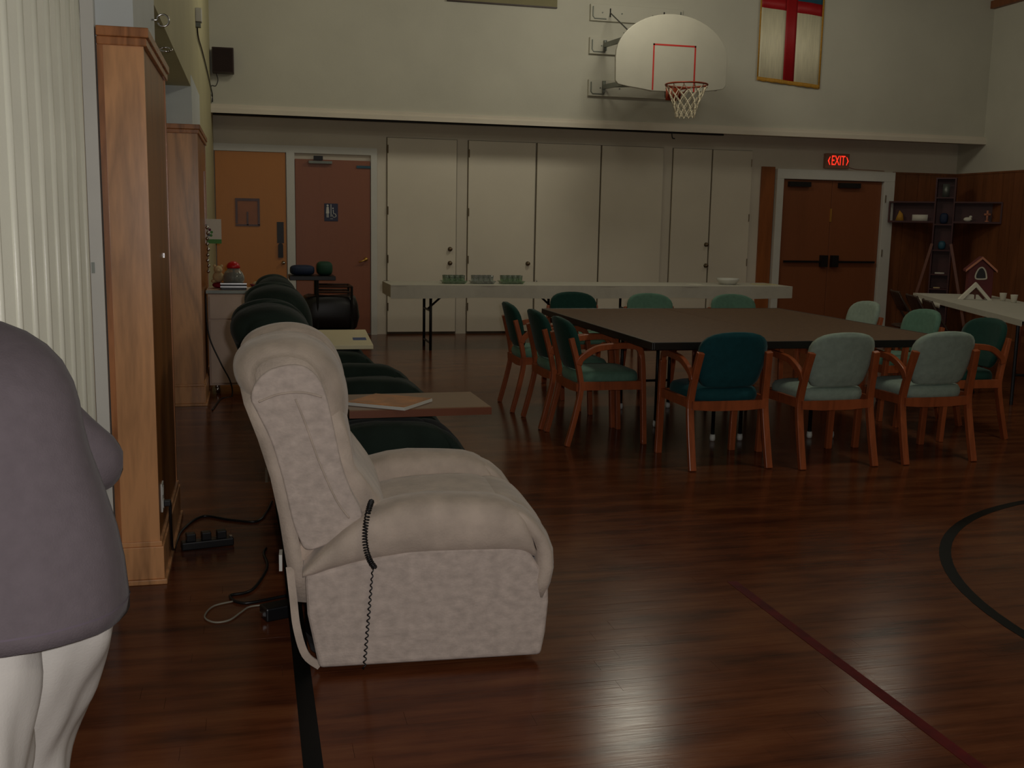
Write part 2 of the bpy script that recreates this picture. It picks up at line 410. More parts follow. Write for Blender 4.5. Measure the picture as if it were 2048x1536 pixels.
bx('window_pane', mat('dim_pane', (150, 88, 46), 0.4), -0.145, 0.09, YB-0.048, YB-0.042, 1.35, 1.63, d)
b = B(); box(b, 0.315, 0.395, YB-0.05, YB-0.042, 1.13, 1.385); obj('push_plate', b, m_black, d)
b = B(); prism(b, [(0.325+0.03*(1-math.cos(a)), 1.10+0.03*math.sin(a)) for a in [PI*k/8 for k in range(9)]] + [(0.385, 0.955), (0.325, 0.955)], YB-0.07, YB-0.042); obj('pull_handle', b, m_black_metal, d)
knob(d, 0.385, 0.89, m_chrome, 0.022)
st(bx('trim_5', m_white, 0.436, 0.532, YB-0.06, YB, 0, 2.215)); st(bx('trim_6', m_white, XL, 1.53, YB-0.05, YB, 2.215, 2.30))
st(bx('trim_7', m_white, 1.455, 1.53, YB-0.06, YB, 0, 2.215))
d = plain_door('door_2', 0.535, 1.452, 2.145, m_door_b, 'brown restroom door with a blue sign')
bx('closer_body', m_steel, 0.70, 0.98, YB-0.10, YB-0.042, 2.095, 2.125, d); bx('closer_bracket', m_black_metal, 0.76, 0.87, YB-0.10, YB-0.05, 2.135, 2.185, d)
bx('top_latch', mat('blue_grey_metal', (50, 82, 96), 0.4, 0.4), 1.28, 1.45, YB-0.06, YB-0.042, 2.055, 2.085, d)
sg = bx('restroom_sign', m_blue_sign, 0.885, 1.05, YB-0.048, YB-0.042, 1.405, 1.62, d, 0.002)
ys = YB-0.0495
b = B(); lathe(b, [(0.013, ys), (0.013, ys+0.0015)], 12, (0.925, 0, 1.595), 'Y'); prism(b, [(0.905, 1.50), (0.945, 1.50), (0.938, 1.578), (0.912, 1.578)], ys, ys+0.0015); box(b, 0.913, 0.922, ys, ys+0.0015, 1.45, 1.50); box(b, 0.928, 0.937, ys, ys+0.0015, 1.45, 1.50)
obj('person_symbol', b, m_signwhite, sg)
bx('divider_bar', m_signwhite, 0.962, 0.970, ys, ys+0.0015, 1.46, 1.61, sg)
b = B(); pts = [(1.005+0.022*math.cos(a), ys, 1.475+0.022*math.sin(a)) for a in [R(150)+R(290)*k/14 for k in range(15)]]
tube(b, pts, 0.0035, 6); tube(b, [(0.992, ys, 1.545), (0.995, ys, 1.50), (1.018, ys, 1.495), (1.03, ys, 1.465)], 0.0045, 6); lathe(b, [(0.009, ys), (0.009, ys+0.0015)], 10, (0.990, 0, 1.562), 'Y')
obj('wheelchair_symbol', b, m_signwhite, sg)
bx('braille_strip', m_signwhite, 0.955, 0.99, ys, ys+0.0015, 1.432, 1.437, sg)
b = B(); tube(b, [(1.39, YB-0.085, 0.945), (1.385, YB-0.09, 0.942), (1.34, YB-0.09, 0.922), (1.30, YB-0.085, 0.91)], 0.010, 8); lathe(b, [(0.022, -0.055), (0.026, 0.0)], 14, (1.39, YB-0.042, 0.945), 'Y')
obj('lever_handle', b, m_brass, d, True)
# closets with ivory doors
K = [('door_3', 1.655, 2.54, 'first ivory closet door from the restroom door', [(2.457, 1.082), (2.457, 0.905)], [1.667, 2.30], 0.008),
     ('door_4', 2.68, 3.565, 'second ivory closet door, single knob by its edge', [(3.48, 0.908)], [2.692, 2.28], 0.008),
     ('door_5', 3.575, 4.438, 'third ivory closet door, with a floor bolt at its edge', [], None, 0.008),
     ('door_6', 4.444, 5.312, 'fourth ivory closet door', [], None, 0.008),
     ('door_7', 5.44, 5.997, 'narrow ivory closet door with two knobs', [(5.96, 1.184), (5.967, 0.902)], None, 0.008),
     ('door_8', 6.003, 6.585, 'narrow ivory closet door beside the wood strip', [], [6.57, 2.28], 0.008)]
for nm, x0, x1, lab, kn, hg, g in K:
    d = plain_door(nm, x0+0.003, x1-0.003, 2.438, m_cupboard, lab, 0.0, 0.03)
    bx('shadow_gap', m_seam, x0-0.002, x1+0.002, YB-0.006, YB, 0.0, 2.444, d)
    for kx, kz in kn: knob(d, kx, kz, m_pewter, 0.026, YB-0.030)
    if hg:
        for z in (0.35, 0.95, 1.55, hg[1]): hinge(d, hg[0], z).location.y = 0.012
d5 = bpy.data.objects['door_5']
b = B(); lathe(b, [(0.0, -0.05), (0.018, -0.045), (0.02, -0.03), (0.01, 0.0)], 12, (3.585, YB-0.03, 0.68), 'Y'); obj('chrome_knob', b, m_chrome, d5, True)['label'] = 'small shiny chrome knob'
st(bx('trim_8', m_ply_far, 6.73, 6.925, YB-0.03, YB, 0, 2.24))
for i, (x0, x1, z0, z1) in enumerate(((6.935, 7.035, 0, 2.085), (8.57, 8.735, 0, 2.085), (6.935, 8.735, 2.085, 2.215))):
    st(bx('trim_%d' % (9+i), m_white, x0, x1, YB-0.09, YB, z0, z1, None, 0.004))
ed = root('door_9', label='dark walnut double exit doors with push bars')
for x0, x1 in ((7.04, 7.795), (7.80, 8.565)):
    l = bx('door_leaf', m_door_e, x0, x1, YB-0.035, YB, 0.015, 2.082, ed, 0.003)
    bx('door_closer', m_black, x0+0.08, x0+0.40, YB-0.10, YB-0.035, 1.985, 2.05, l)
    bx('push_bar', m_black_metal, x0+0.06, x1-0.06, YB-0.085, YB-0.065, 0.955, 0.985, l)
    c_ = x1-0.08 if x0 < 7.5 else x0+0.08
    bx('latch_box', m_black, c_-0.05, c_+0.05, YB-0.10, YB-0.035, 0.90, 1.06, l)
bx('brass_bolt', m_brass, 7.785, 7.808, YB-0.05, YB-0.035, 1.52, 1.70, ed)
for z in (0.25, 1.1, 1.85): hinge(ed, 8.60, z).location.y = -0.05

# accordion partition between the side room and the hall: panel by panel
ac = root('wall_partition', label='cream pleated vinyl folding partition')
y, k = 4.14, 0
xa, xb = -0.645, -0.575
while y > 2.55:
    y2 = y - 0.098
    p, q = (xa, xb) if k % 2 == 0 else (xb, xa)
    b = B(); th = 0.006
    vs = [(p, y), (q, y2)]
    dx, dy = q-p, y2-y; l_ = math.hypot(dx, dy); nx, ny = -dy/l_*th, dx/l_*th
    prism(b, [(p-nx, y-ny), (q-nx, y2-ny), (q+nx, y2+ny), (p+nx, y+ny)], 0.02, 2.36, 'xy')
    obj('pleat', b, m_vinyl, ac, bevel=0.004)
    if k % 2 == 0:
        b = B(); lathe(b, [(0.011, 0.02), (0.011, 2.36)], 10, (q+0.003, y2, 0)); obj('pleat_edge', b, m_vinyl, ac, True)
    y = y2; k += 1
bx('track', m_steel, -0.64, -0.58, 2.5, 4.17, 2.36, 2.38, ac)
bx('end_post', m_white, -0.66, -0.56, 2.50, 2.55, 0.01, 2.36, ac, 0.004)
b2 = root('wall_partition', label='folding partition in the second bay')
y, k = 8.2, 0
while y > 5.25:
    y2 = y-0.098; p, q = (xa, xb) if k % 2 == 0 else (xb, xa)
    b = B(); prism(b, [(p-0.005, y), (q-0.005, y2), (q+0.005, y2), (p+0.005, y)], 0.02, 2.36, 'xy'); obj('pleat', b, m_vinyl, b2); y = y2; k += 1

# ================================================================== LAMPS (hang above the frame)
for i, (x, y, z, p) in enumerate(LAMPS):
    t = thing('pendant_lamp', ('warm round gym lamp hanging before the basketball hoop', 'warm round gym lamp over the restroom corner', 'warm round gym lamp over the exit corner', 'added unseen gym lamp over the green chairs, for fill light', 'added unseen gym lamp near the front wall, for fill light')[i], 'lamp', (x, y, z))
    b = B(); tube(b, [(0, 0, 0.2), (0, 0, ZC-z)], 0.012, 8); obj('rod', b, m_black_metal, t)
    b = B(); lathe(b, [(0.04, 0.2), (0.10, 0.18), (0.24, 0.07), (0.25, 0.05), (0.235, 0.055), (0.09, 0.165), (0.03, 0.18)], 24); obj('shade', b, m_steel, t, True)
    b = B(); lathe(b, [(0.0, 0.06), (0.06, 0.075), (0.08, 0.11), (0.05, 0.15), (0.0, 0.16)], 16); obj('bulb', b, m_lamp_glow, t, True)

# ================================================================== BEIGE RECLINER
def interp(tbl, x):
    for (a, va), (b_, vb) in zip(tbl, tbl[1:]):
        if x <= b_:
            t = (x-a)/(b_-a); t = t*t*(3-2*t)*0.35 + t*0.65
            return va + (vb-va)*t
    return tbl[-1][1]
def arm_mesh(y0, y1, out):
    """padded roll arm along x; y0..y1, out=-1 when the outside is y0"""
    top = [(-0.035, .345), (0.03, .415), (0.09, .465), (0.17, .520), (0.26, .546), (0.36, .556), (0.50, .552), (0.60, .545), (0.665, .530), (0.70, .505), (0.725, .465), (0.742, .42), (0.75, .39)]
    bot = [(-0.035, .315), (0.05, .335), (0.17, .358), (0.35, .365), (0.62, .362), (0.70, .36), (0.75, .35)]
    b = B(); rings = []
    xs = [-0.035, -0.025, 0.0, 0.04, 0.09, 0.14, 0.20, 0.28, 0.36, 0.45, 0.53, 0.60, 0.65, 0.68, 0.705, 0.725, 0.74, 0.75]
    cy, hy = (y0+y1)/2, (y1-y0)/2
    for x in xs:
        z0, z1 = interp(bot, x), interp(top, x)
        if x > 0.45: x = 0.45 + (x-0.45)*0.84
        cz, hz = (z0+z1)/2, (z1-z0)/2
        e = 1.0
        if x > 0.665: e = 0.86 + 0.14*(0.702-x)/0.037
        if x < -0.02: e = 0.85
        ring = []
        for k in range(24):
            a = 2*PI*k/24
            cx_, sx_ = math.cos(a), math.sin(a)
            py = math.copysign(abs(cx_)**0.55, cx_)*hy*e
            pz = math.copysign(abs(sx_)**0.7, sx_)*hz
            if pz < 0 and py*out > 0: py *= 1 + 0.10*pz/hz      # tuck under the roll
            ring.append((x, cy+py, cz+pz))
        rings.append(ring)
    loft(b, rings); return b
def back_mesh(prof, ylist, crease=0.0, wrinkle=0.0, cx_=None):
    """closed x-z profile swept across y, shrinking at the ends"""
    b = B(); rings = []
    P = [Vector((p[0], 0, p[1])) for p in smooth_path([(x, z, 0) for x, z in prof], 4, True) for p in [(p.x, p.y)]]
    c = sum(P, Vector())/len(P)
    if cx_: c = Vector((cx_[0], 0, cx_[1]))
    yc = (ylist[0]+ylist[-1])/2; hw = (ylist[-1]-ylist[0])/2
    for y in ylist:
        t = (y-yc)/hw
        s = max(0.02, (1-abs(t)**5))**(1/3.0) if abs(t) < 0.999 else 0.55
        s = max(s, 0.55)
        g = crease*math.exp(-(t/0.2)**2)
        ring = []
        for i, p in enumerate(P):
            q = c + (p-c)*s*(1 - g*(0.2+0.8*max(0, math.sin(math.atan2(p.z-c.z, p.x-c.x)))))
            if wrinkle:
                a = math.atan2(p.z-c.z, p.x-c.x)
                q = q + (p-c)*wrinkle*math.sin(34*t + 4*a)*math.exp(-(t/0.35)**2)*max(0, math.sin(a))
            ring.append((q.x, y, q.z))
        rings.append(ring)
    loft(b, rings); return b
def recliner(loc, rz, label, m1, m2, group=None, cord=False):
    t = thing('recliner', label, 'recliner', loc, rz, group)
    # side panels, chassis, footrest
    side = [(0.012, 0.022), (0.728, 0.022), (0.742, 0.10), (0.750, 0.20), (0.748, 0.27), (0.69, 0.365), (0.66, 0.40), (0.30, 0.40), (0.10, 0.36), (-0.028, 0.33), (-0.022, 0.20)]
    for nm, y0, y1 in (('side_panel', 0.0, 0.075), ('side_panel', 0.755, 0.83)):
        b = B(); prism(b, side, y0, y1); obj(nm, b, m2, t, bevel=0.014, seg=3)
    b = B(); box(b, 0.03, 0.70, 0.08, 0.75, 0.05, 0.33); obj('chassis', b, m_black, t)
    b = B(); prism(b, [(-0.03, 0.10), (-0.012, 0.035), (0.02, 0.01), (0.62, 0.0), (0.62, 0.05), (0.02, 0.05)], 0.12, 0.70); obj('base_frame', b, m_black_metal, t)
    foot = [(0.66, .09), (0.755, .10), (0.78, .20), (0.79, .30), (0.785, .37), (0.765, .42), (0.72, .465), (0.66, .488), (0.61, .48), (0.60, .40), (0.64, .2)]
    obj('footrest_pad', back_mesh(foot, [0.13+0.57*k/14 for k in range(15)]), m1, t, True)
    for y0, y1, o_ in ((-0.018, 0.185, -1), (0.645, 0.848, 1)):
        a = obj('arm', arm_mesh(y0, y1, o_), m1, t, True)
        b = B(); yc = (y0+y1)/2                                     # gathered front panel of the arm
        rings = []
        for z, xx, h in ((0.22, 0.752, .085), (0.27, 0.768, .092), (0.32, 0.776, .098), (0.37, 0.772, .10), (0.42, 0.752, .10), (0.465, 0.72, .096), (0.50, 0.68, .085), (0.52, 0.64, .06)):
            ring = []
            for k in range(13):
                u = -1+2*k/12
                ring.append((xx-0.022*u*u + 0.003*math.cos(u*22), yc+h*u, z))
            ring += [(xx-0.06, yc+h*0.9, z), (xx-0.06, yc-h*0.9, z)]
            rings.append(ring)
        loft(b, rings); obj('gathered_front', b, m1, a, True)
    seat = [(0.20, .40), (0.60, .36), (0.66, .40), (0.67, .45), (0.63, .487), (0.55, .50), (0.36, .495), (0.24, .48), (0.18, .45)]
    obj('seat_cushion', back_mesh(seat, [0.17+0.49*k/14 for k in range(15)]), m1, t, True)
    # back: shell, front cushion, rolled headrest
    shell = [(-0.055, .22), (-0.075, .34), (-0.085, .48), (-0.105, .62), (-0.140, .74), (-0.185, .83), (-0.215, .90), (-0.17, .955), (-0.06, .96), (0.03, .90), (0.065, .80), (0.09, .66), (0.13, .54), (0.18, .44), (0.16, .36), (0.06, .30), (-0.02, .24)]
    ys = [0.075+0.68*k/20 for k in range(21)]
    obj('back_shell', back_mesh(shell, ys, cx_=(0.0, .62)), m1, t, True)
    wing = [(-0.02, .40), (-0.045, .44), (-0.065, .50), (-0.092, .63), (-0.125, .75), (-0.165, .84), (-0.182, .885), (-0.165, .935), (-0.12, .972), (-0.05, .985), (0.0, .965), (0.035, .91), (0.062, .80), (0.088, .67), (0.115, .59), (0.15, .51), (0.12, .46), (0.05, .42)]
    wing = [(p.x, p.y) for p in smooth_path([(x, z, 0) for x, z in wing], 3, True)]
    for y0, y1 in ((0.030, 0.12), (0.71, 0.80)):
        b = B(); prism(b, wing, y0, y1); wg = obj('wing', b, m2, t, True, bevel=0.016, seg=4)
        yy = y0-0.001 if y0 < 0.4 else y1+0.001
        b = B(); tube(b, smooth_path([(-0.16, yy, .872), (-0.10, yy, .895), (-0.03, yy, .90), (0.03, yy, .885)], 5), 0.0035, 6); tube(b, smooth_path([(-0.05, yy, .88), (-0.02, yy, .80), (0.02, yy, .68), (0.07, yy, .56), (0.11, yy, .50)], 5), 0.003, 6)
        obj('seam_piping', b, m1, wg, True)
    front = [(-0.02, .90), (0.06, .90), (0.10, .83), (0.122, .74), (0.135, .66), (0.175, .60), (0.222, .53), (0.235, .46), (0.18, .42), (0.10, .46), (0.04, .60), (0.0, .76)]
    obj('back_cushion', back_mesh(front, [0.065+0.70*k/20 for k in range(21)], 0.05), m1, t, True)
    head = [(-0.215, .875), (-0.245, .93), (-0.243, .985), (-0.205, 1.030), (-0.13, 1.056), (-0.05, 1.058), (0.02, 1.035), (0.075, .985), (0.108, .91), (0.118, .83), (0.105, .765), (0.06, .80), (-0.02, .86), (-0.11, .865), (-0.17, .855)]
    obj('headrest', back_mesh(head, [0.045+0.74*k/60 for k in range(61)], 0.55, 0.10, (-0.07, .94)), m1, t, True)
    P = [(p.x, p.y) for p in smooth_path([(x, z, 0) for x, z in head], 4, True)]
    b = B()
    for y in (0.335, 0.36, 0.385, 0.41, 0.435, 0.46, 0.485):
        g = 0.55*math.exp(-(((y-0.415)/0.37)/0.2)**2); pts = []
        for x, z in P:
            if z > 0.99 and -0.20 < x < 0.075:
                a = math.atan2(z-.94, x+.07); k = (1 - g*(0.2+0.8*max(0, math.sin(a)))) + 0.012
                f = (x+0.20)/0.275
                pts.append((-0.07+(x+0.07)*k, 0.415+(y-0.415)*(1.15-0.9*math.sin(f*PI)*0.55), .94+(z-.94)*k))
        tube(b, pts, [0.003+0.006*math.sin(PI*i/(len(pts)-1)) for i in range(len(pts))], 8)
    o = obj('gathered_fold', b, m1, t, True); o['kind'] = 'stuff'
    b = B(); rings = []
    for z, x0, h in ((0.93, -0.235, 0.20), (0.86, -0.205, 0.37), (0.75, -0.165, 0.378), (0.63, -0.130, 0.378), (0.50, -0.105, 0.378), (0.35, -0.085, 0.375), (0.22, -0.06, 0.36)):
        rings.append([(x0, 0.415-h+0.02, z), (x0-0.012, 0.415-h*0.5, z), (x0-0.012, 0.415+h*0.5, z), (x0, 0.415+h-0.02, z), (x0+0.05, 0.415+h, z), (x0+0.05, 0.415-h, z)])
    loft(b, rings); obj('back_panel', b, m1, t, True)
    b = B(); tube(b, smooth_path([(-0.075, 0.06, .34), (-0.065, 0.045, .24), (-0.055, 0.03, .15), (-0.03, 0.03, .06), (0.015, 0.035, .016)], 5), 0.010, 6, sq=(0.012, 0.004)); obj('edge_strip', b, m1, t)
    b = B(); box(b, -0.112, -0.102, 0.20, 0.26, 0.28, 0.335); obj('tag_clip', b, m_white, t)
    if cord:
        P = [(0.175+0.005, 0.055, .545), (0.172, 0.02, .535), (0.160, -0.015, .50), (0.155, -0.028, .455), (0.160, -0.030, .41), (0.172, -0.026, .375), (0.185, -0.016, .352)]
        sp = smooth_path(P, 34); pts = []
        for i, p in enumerate(sp):
            a = i*0.95
            t1 = (sp[min(i+1, len(sp)-1)] - sp[max(i-1, 0)]).normalized(); u = t1.orthogonal().normalized(); v = t1.cross(u)
            pts.append(p + (u*math.cos(a)+v*math.sin(a))*0.0075)
        b = B(); tube(b, pts, 0.0026, 5)
        low = [(0.180, -0.012, .345)]
        for k in range(121):
            f = k/120; z = .345 - f*0.33
            x = 0.180 - 0.028*f; ph = f*2*PI*17; am = 0.0045*(0.5+0.5*min(1, f*2))
            low.append((x + am*math.sin(ph), -0.008 + am*0.5*math.cos(ph), z))
        tube(b, low, 0.0024, 5)
        o = obj('control_cord', b, m_black, t, True); o['label'] = 'black coiled control cord hanging over the arm'
    return t
recliner((0.172, 3.182, 0), R(-3.0), 'beige velour lift recliner with coiled cord, nearest of the row', m_velvet, m_velvet2, cord=True)
ga = recliner((0.155, 4.43, 0), 0, 'dark green recliner directly behind the beige one, plank across its arms', m_green, m_navy, 'dark green recliners in a row')
ga.scale = (1, 0.84, 1)
c = dup(ga, (0.215, 5.72, 0), R(1), 'dark green recliner, middle of the green row, nothing on it'); c.scale = (1, 0.92, 1)
c = dup(ga, (0.23, 7.08, 0), R(1), 'dark green recliner farthest back, white board across its arms'); c.scale = (0.8, 1, 0.975)
t = thing('wooden_plank', 'tan wooden plank lying across green recliner arms', 'plank', (0.405, 4.56, 0.5625), R(1.0))
bx('board', m_tan, 0.0, 0.64, 0.0, 0.43, 0.0, 0.035, t, 0.003); bx('edge_band', m_redwood, 0.0, 0.64, -0.008, 0.0, 0.0, 0.033, t)
t = thing('picture_book', 'large thin picture with orange-brown scene and white edge on the plank', 'picture', (0.400, 4.690, 0.599), R(-36))
b = B(); box(b, 0.0, 0.30, 0.0, 0.27, 0.0, 0.014); obj('mount', b, m_white, t)
b = B(); box(b, 0.005, 0.295, 0.005, 0.265, 0.014, 0.016); obj('picture_sheet', b, m_poster, t)
t = thing('white_board', 'thin white board with small blue label lying across farthest green recliner', 'board', (0.40, 7.18, 0.548), R(0))
b = B(); prism(b, [(0.0, 0.0), (0.405, 0.0), (0.46, 1.04), (0.0, 1.04)], 0.0, 0.03, 'xy'); obj('panel', b, m_boardwhite, t, bevel=0.004)
b = B(); prism(b, [(0.295, 0.30), (0.39, 0.30), (0.40, 0.46), (0.305, 0.46)], 0.03, 0.0315, 'xy'); obj('label', b, m_bluelabel, t)

# ================================================================== PERSON
def build_person():
    t = thing('person', 'person in grey sweater and off-white trousers, stooping with back turned', 'person', (-0.5, 1.95, 0))
    # body: limbs as tapered tubes and ellipsoids, fused into one skin by a voxel remesh
    b = B()
    def limb(pts, rad): tube(b, smooth_path(pts, 5), [rad[0] + (rad[-1]-rad[0])*i/((len(pts)-1)*5) if len(rad) == 2 else interp([(k*5, r_) for k, r_ in enumerate(rad)], i) for i in range((len(pts)-1)*5+1)], 14)
    superell(b, (-0.06, 0.0, 0.80), (0.19, 0.13, 0.14), 0.9); superell(b, (-0.03, -0.02, 0.98), (0.17, 0.12, 0.2), 0.9); superell(b, (-0.03, 0.06, 1.12), (0.15, 0.10, 0.12), 0.9)
    limb([(-0.06, 0.10, 1.14), (-0.08, 0.20, 1.22), (-0.10, 0.26, 1.28)], [0.07, 0.055])
    superell(b, (-0.11, 0.31, 1.36), (0.075, 0.095, 0.115), 0.95)
    limb([(-0.12, 0.385, 1.38), (-0.12, 0.415, 1.345), (-0.12, 0.41, 1.33)], [0.012, 0.017, 0.012])      # nose
    superell(b, (-0.12, 0.385, 1.30), (0.026, 0.016, 0.007), 1)                                            # lips
    for s in (-1, 1): superell(b, (-0.11+s*0.076, 0.30, 1.355), (0.012, 0.022, 0.033), 1)                  # ears
    for sh, el, wr, hand in (((0.05, 0.10, 1.12), (0.180, 0.17, 0.955), (0.06, 0.35, 0.96), (-0.6, 0.8)), ((-0.17, 0.08, 1.12), (-0.28, 0.14, 0.95), (-0.17, 0.36, 0.94), (0.5, 0.86))):
        limb([sh, ((sh[0]+el[0])/2, (sh[1]+el[1])/2, (sh[2]+el[2])/2), el, ((el[0]+wr[0])/2, (el[1]+wr[1])/2, (el[2]+wr[2])/2), wr], [0.055, 0.048, 0.042, 0.036, 0.028])
        d = Vector((hand[0], hand[1], -0.15)).normalized(); sd = d.cross(Vector((0, 0, 1))).normalized(); W = Vector(wr)
        rot = Matrix((sd, d, Vector((0, 0, 1)))).transposed().to_4x4(); rot.translation = W + d*0.055
        superell(b, (0, 0, 0), (0.04, 0.055, 0.016), 0.8, mx=rot)
        for k, ln in enumerate((0.068, 0.076, 0.07, 0.055)):
            p0 = W + d*0.095 + sd*(-0.03+0.02*k); p1 = p0 + d*ln*0.5 + Vector((0, 0, -0.012)); p2 = p1 + d*ln*0.35 + Vector((0, 0, -0.03))
            limb([p0-d*0.02, p0, p1, p2], [0.0095, 0.0095, 0.009, 0.008])
        sgn = -1 if hand[0] < 0 else 1
        p0 = W + d*0.035 - sd*0.032*sgn; limb([p0, p0-sd*0.025*sgn+d*0.025, p0-sd*0.03*sgn+d*0.055+Vector((0, 0, -0.015))], [0.013, 0.011, 0.0095])
    for hp, kn, an in (((-0.09, -0.06, 0.76), (-0.04, -0.08, 0.42), (-0.06, -0.13, 0.09)), ((0.10, 0.05, 0.76), (0.06, 0.12, 0.42), (0.02, 0.08, 0.09))):
        limb([hp, ((hp[0]+kn[0])/2, (hp[1]+kn[1])/2, (hp[2]+kn[2])/2), kn, ((kn[0]+an[0])/2, (kn[1]+an[1])/2-0.01, (kn[2]+an[2])/2), an], [0.095, 0.085, 0.06, 0.055, 0.04])
        superell(b, (an[0], an[1]+0.05, 0.05), (0.04, 0.11, 0.04), 0.8)
    body = obj('body', b, m_skin, t, True)
    md = body.modifiers.new('fuse', 'REMESH'); md.mode = 'VOXEL'; md.voxel_size = 0.008; md.use_smooth_shade = True
    sm = body.modifiers.new('soft', 'SMOOTH'); sm.iterations = 3
    b = B(); superell(b, (-0.112, 0.295, 1.385), (0.085, 0.098, 0.105), 0.95, 24, 14); hr = obj('hair', b, m_hair, t, True)
    for v in hr.data.vertices:
        if v.co.y > 0.37 and v.co.z < 1.43: v.co.y = 0.37
        if v.co.z < 1.33: v.co.z = 1.33
    for s in (-1, 1):
        b = B(); superell(b, (-0.12+s*0.03, 0.392, 1.372), (0.013, 0.011, 0.011), 1, 10, 8); obj('eye', b, m_white, t, True)
    # sweater: outer surface following the stooped back
    right = [(0.705, 0.268), (0.73, 0.268), (0.80, 0.262), (0.86, 0.252), (0.93, 0.234), (1.0, 0.212), (1.04, 0.203), (1.085, 0.196), (1.12, 0.186), (1.155, 0.168), (1.185, 0.142), (1.21, 0.108), (1.228, 0.068), (1.242, 0.02)]
    b = B(); rings = []
    for z, r_ in right:
        f = (z-0.70)/0.54
        cx_ = -0.07 - 0.02*f; hx = max(r_-cx_, 0.03)
        hy = 0.205 - 0.05*f if f < 0.75 else 0.168*max(0.18, (1-((f-0.75)/0.25)**2.2*0.82))
        cy_ = -0.01 + 0.10*f*f
        ring = []
        for k in range(40):
            a = 2*PI*k/40
            fold = 1 + 0.012*math.sin(5*a+f*5) * (1-f) + 0.006*math.sin(11*a-3*f)
            zz = z + (0.025*math.sin(a)*(-1) if z < 0.74 else 0.0)*0.4
            px = math.copysign(abs(math.cos(a))**0.85, math.cos(a))*hx*fold; py = math.copysign(abs(math.sin(a))**0.85, math.sin(a))*hy*fold
            ring.append((cx_+px, cy_+py, zz))
        rings.append(ring)
    last = rings[-1]; mc = Vector((-0.09, 0.1, 1.25))
    rings.append([tuple(Vector(p)*0.3+mc*0.7) for p in last])
    inner = [[(-0.07+(p[0]+0.07)*0.96, -0.01+(p[1]+0.01)*0.96, p[2]+0.0) for p in rings[0]], [(-0.07+(p[0]+0.07)*0.95, -0.01+(p[1]+0.01)*0.95, p[2]+0.03) for p in rings[0]]]
    loft(b, [inner[1], inner[0]] + rings)
    sw = obj('sweater', b, m_shirt, t, True)
    b = B(); loft(b, [[(p[0]*1.004+0.0003, p[1]*1.004, p[2]+dz) for p in rings[1]] for dz in (0.0, 0.0035)], cap=False); obj('hem_stitching', b, mat('hem_thread', (92, 82, 92), 0.9), sw, True)
    for s, P in ((1, [(0.04, 0.10, 1.12), (0.095, 0.14, 1.05), (0.186, 0.165, 0.958), (0.172, 0.21, 0.935), (0.11, 0.30, 0.955), (0.075, 0.34, 0.96)]), (-1, [(-0.17, 0.08, 1.13), (-0.25, 0.10, 1.06), (-0.29, 0.14, 0.97), (-0.27, 0.2, 0.935), (-0.2, 0.31, 0.94), (-0.175, 0.35, 0.94)])):
        sp = smooth_path(P, 5); b = B()
        rad = [interp([(0, .075), (6, .068), (12, .060), (25, .046)], i) + 0.002*math.sin(i*1.3) for i in range(len(sp))]
        tube(b, sp, rad, 18); obj('sleeve', b, m_shirt, sw, True)
    # trousers: two legs and a seat
    pr = B()
    def leg(pts, rad, ph):
        rings = []
        sp = smooth_path(pts, 6)
        for i, p in enumerate(sp):
            r_ = interp([(k*6, v) for k, v in enumerate(rad)], i); f = i/(len(sp)-1)
            ring = []
            for k in range(64):
                a = 2*PI*k/64
                rr = r_*(1 + 0.06*math.sin(3*a+ph+f*9)*(0.4+0.6*abs(math.sin(f*7))) + 0.05*math.sin(6*a-f*16+ph)*(1-0.5*f) + 0.02*math.sin(11*a+f*9))
                ring.append((p.x+rr*math.cos(a), p.y+rr*1.05*math.sin(a), p.z))
            rings.append(ring)
        loft(pr, rings)
    leg([(-0.045, -0.045, 0.80), (-0.035, -0.06, 0.66), (-0.03, -0.075, 0.50), (-0.03, -0.09, 0.36), (-0.05, -0.12, 0.2), (-0.06, -0.13, 0.06)], [0.165, 0.158, 0.142, 0.125, 0.11, 0.105], 0.4)
    leg([(0.10, 0.05, 0.80), (0.108, 0.08, 0.66), (0.070, 0.11, 0.52), (0.022, 0.12, 0.38), (0.03, 0.10, 0.2), (0.02, 0.08, 0.06)], [0.14, 0.135, 0.125, 0.112, 0.10, 0.10], 2.0)
    tr = obj('trousers', pr, m_pants, t, True)
    for x, y in ((-0.06, -0.08), (0.02, 0.13)):
        b = B(); superell(b, (x, y, 0.045), (0.052, 0.135, 0.045), 0.75, 20, 10); obj('shoe', b, m_shoe, t, True)
build_person()

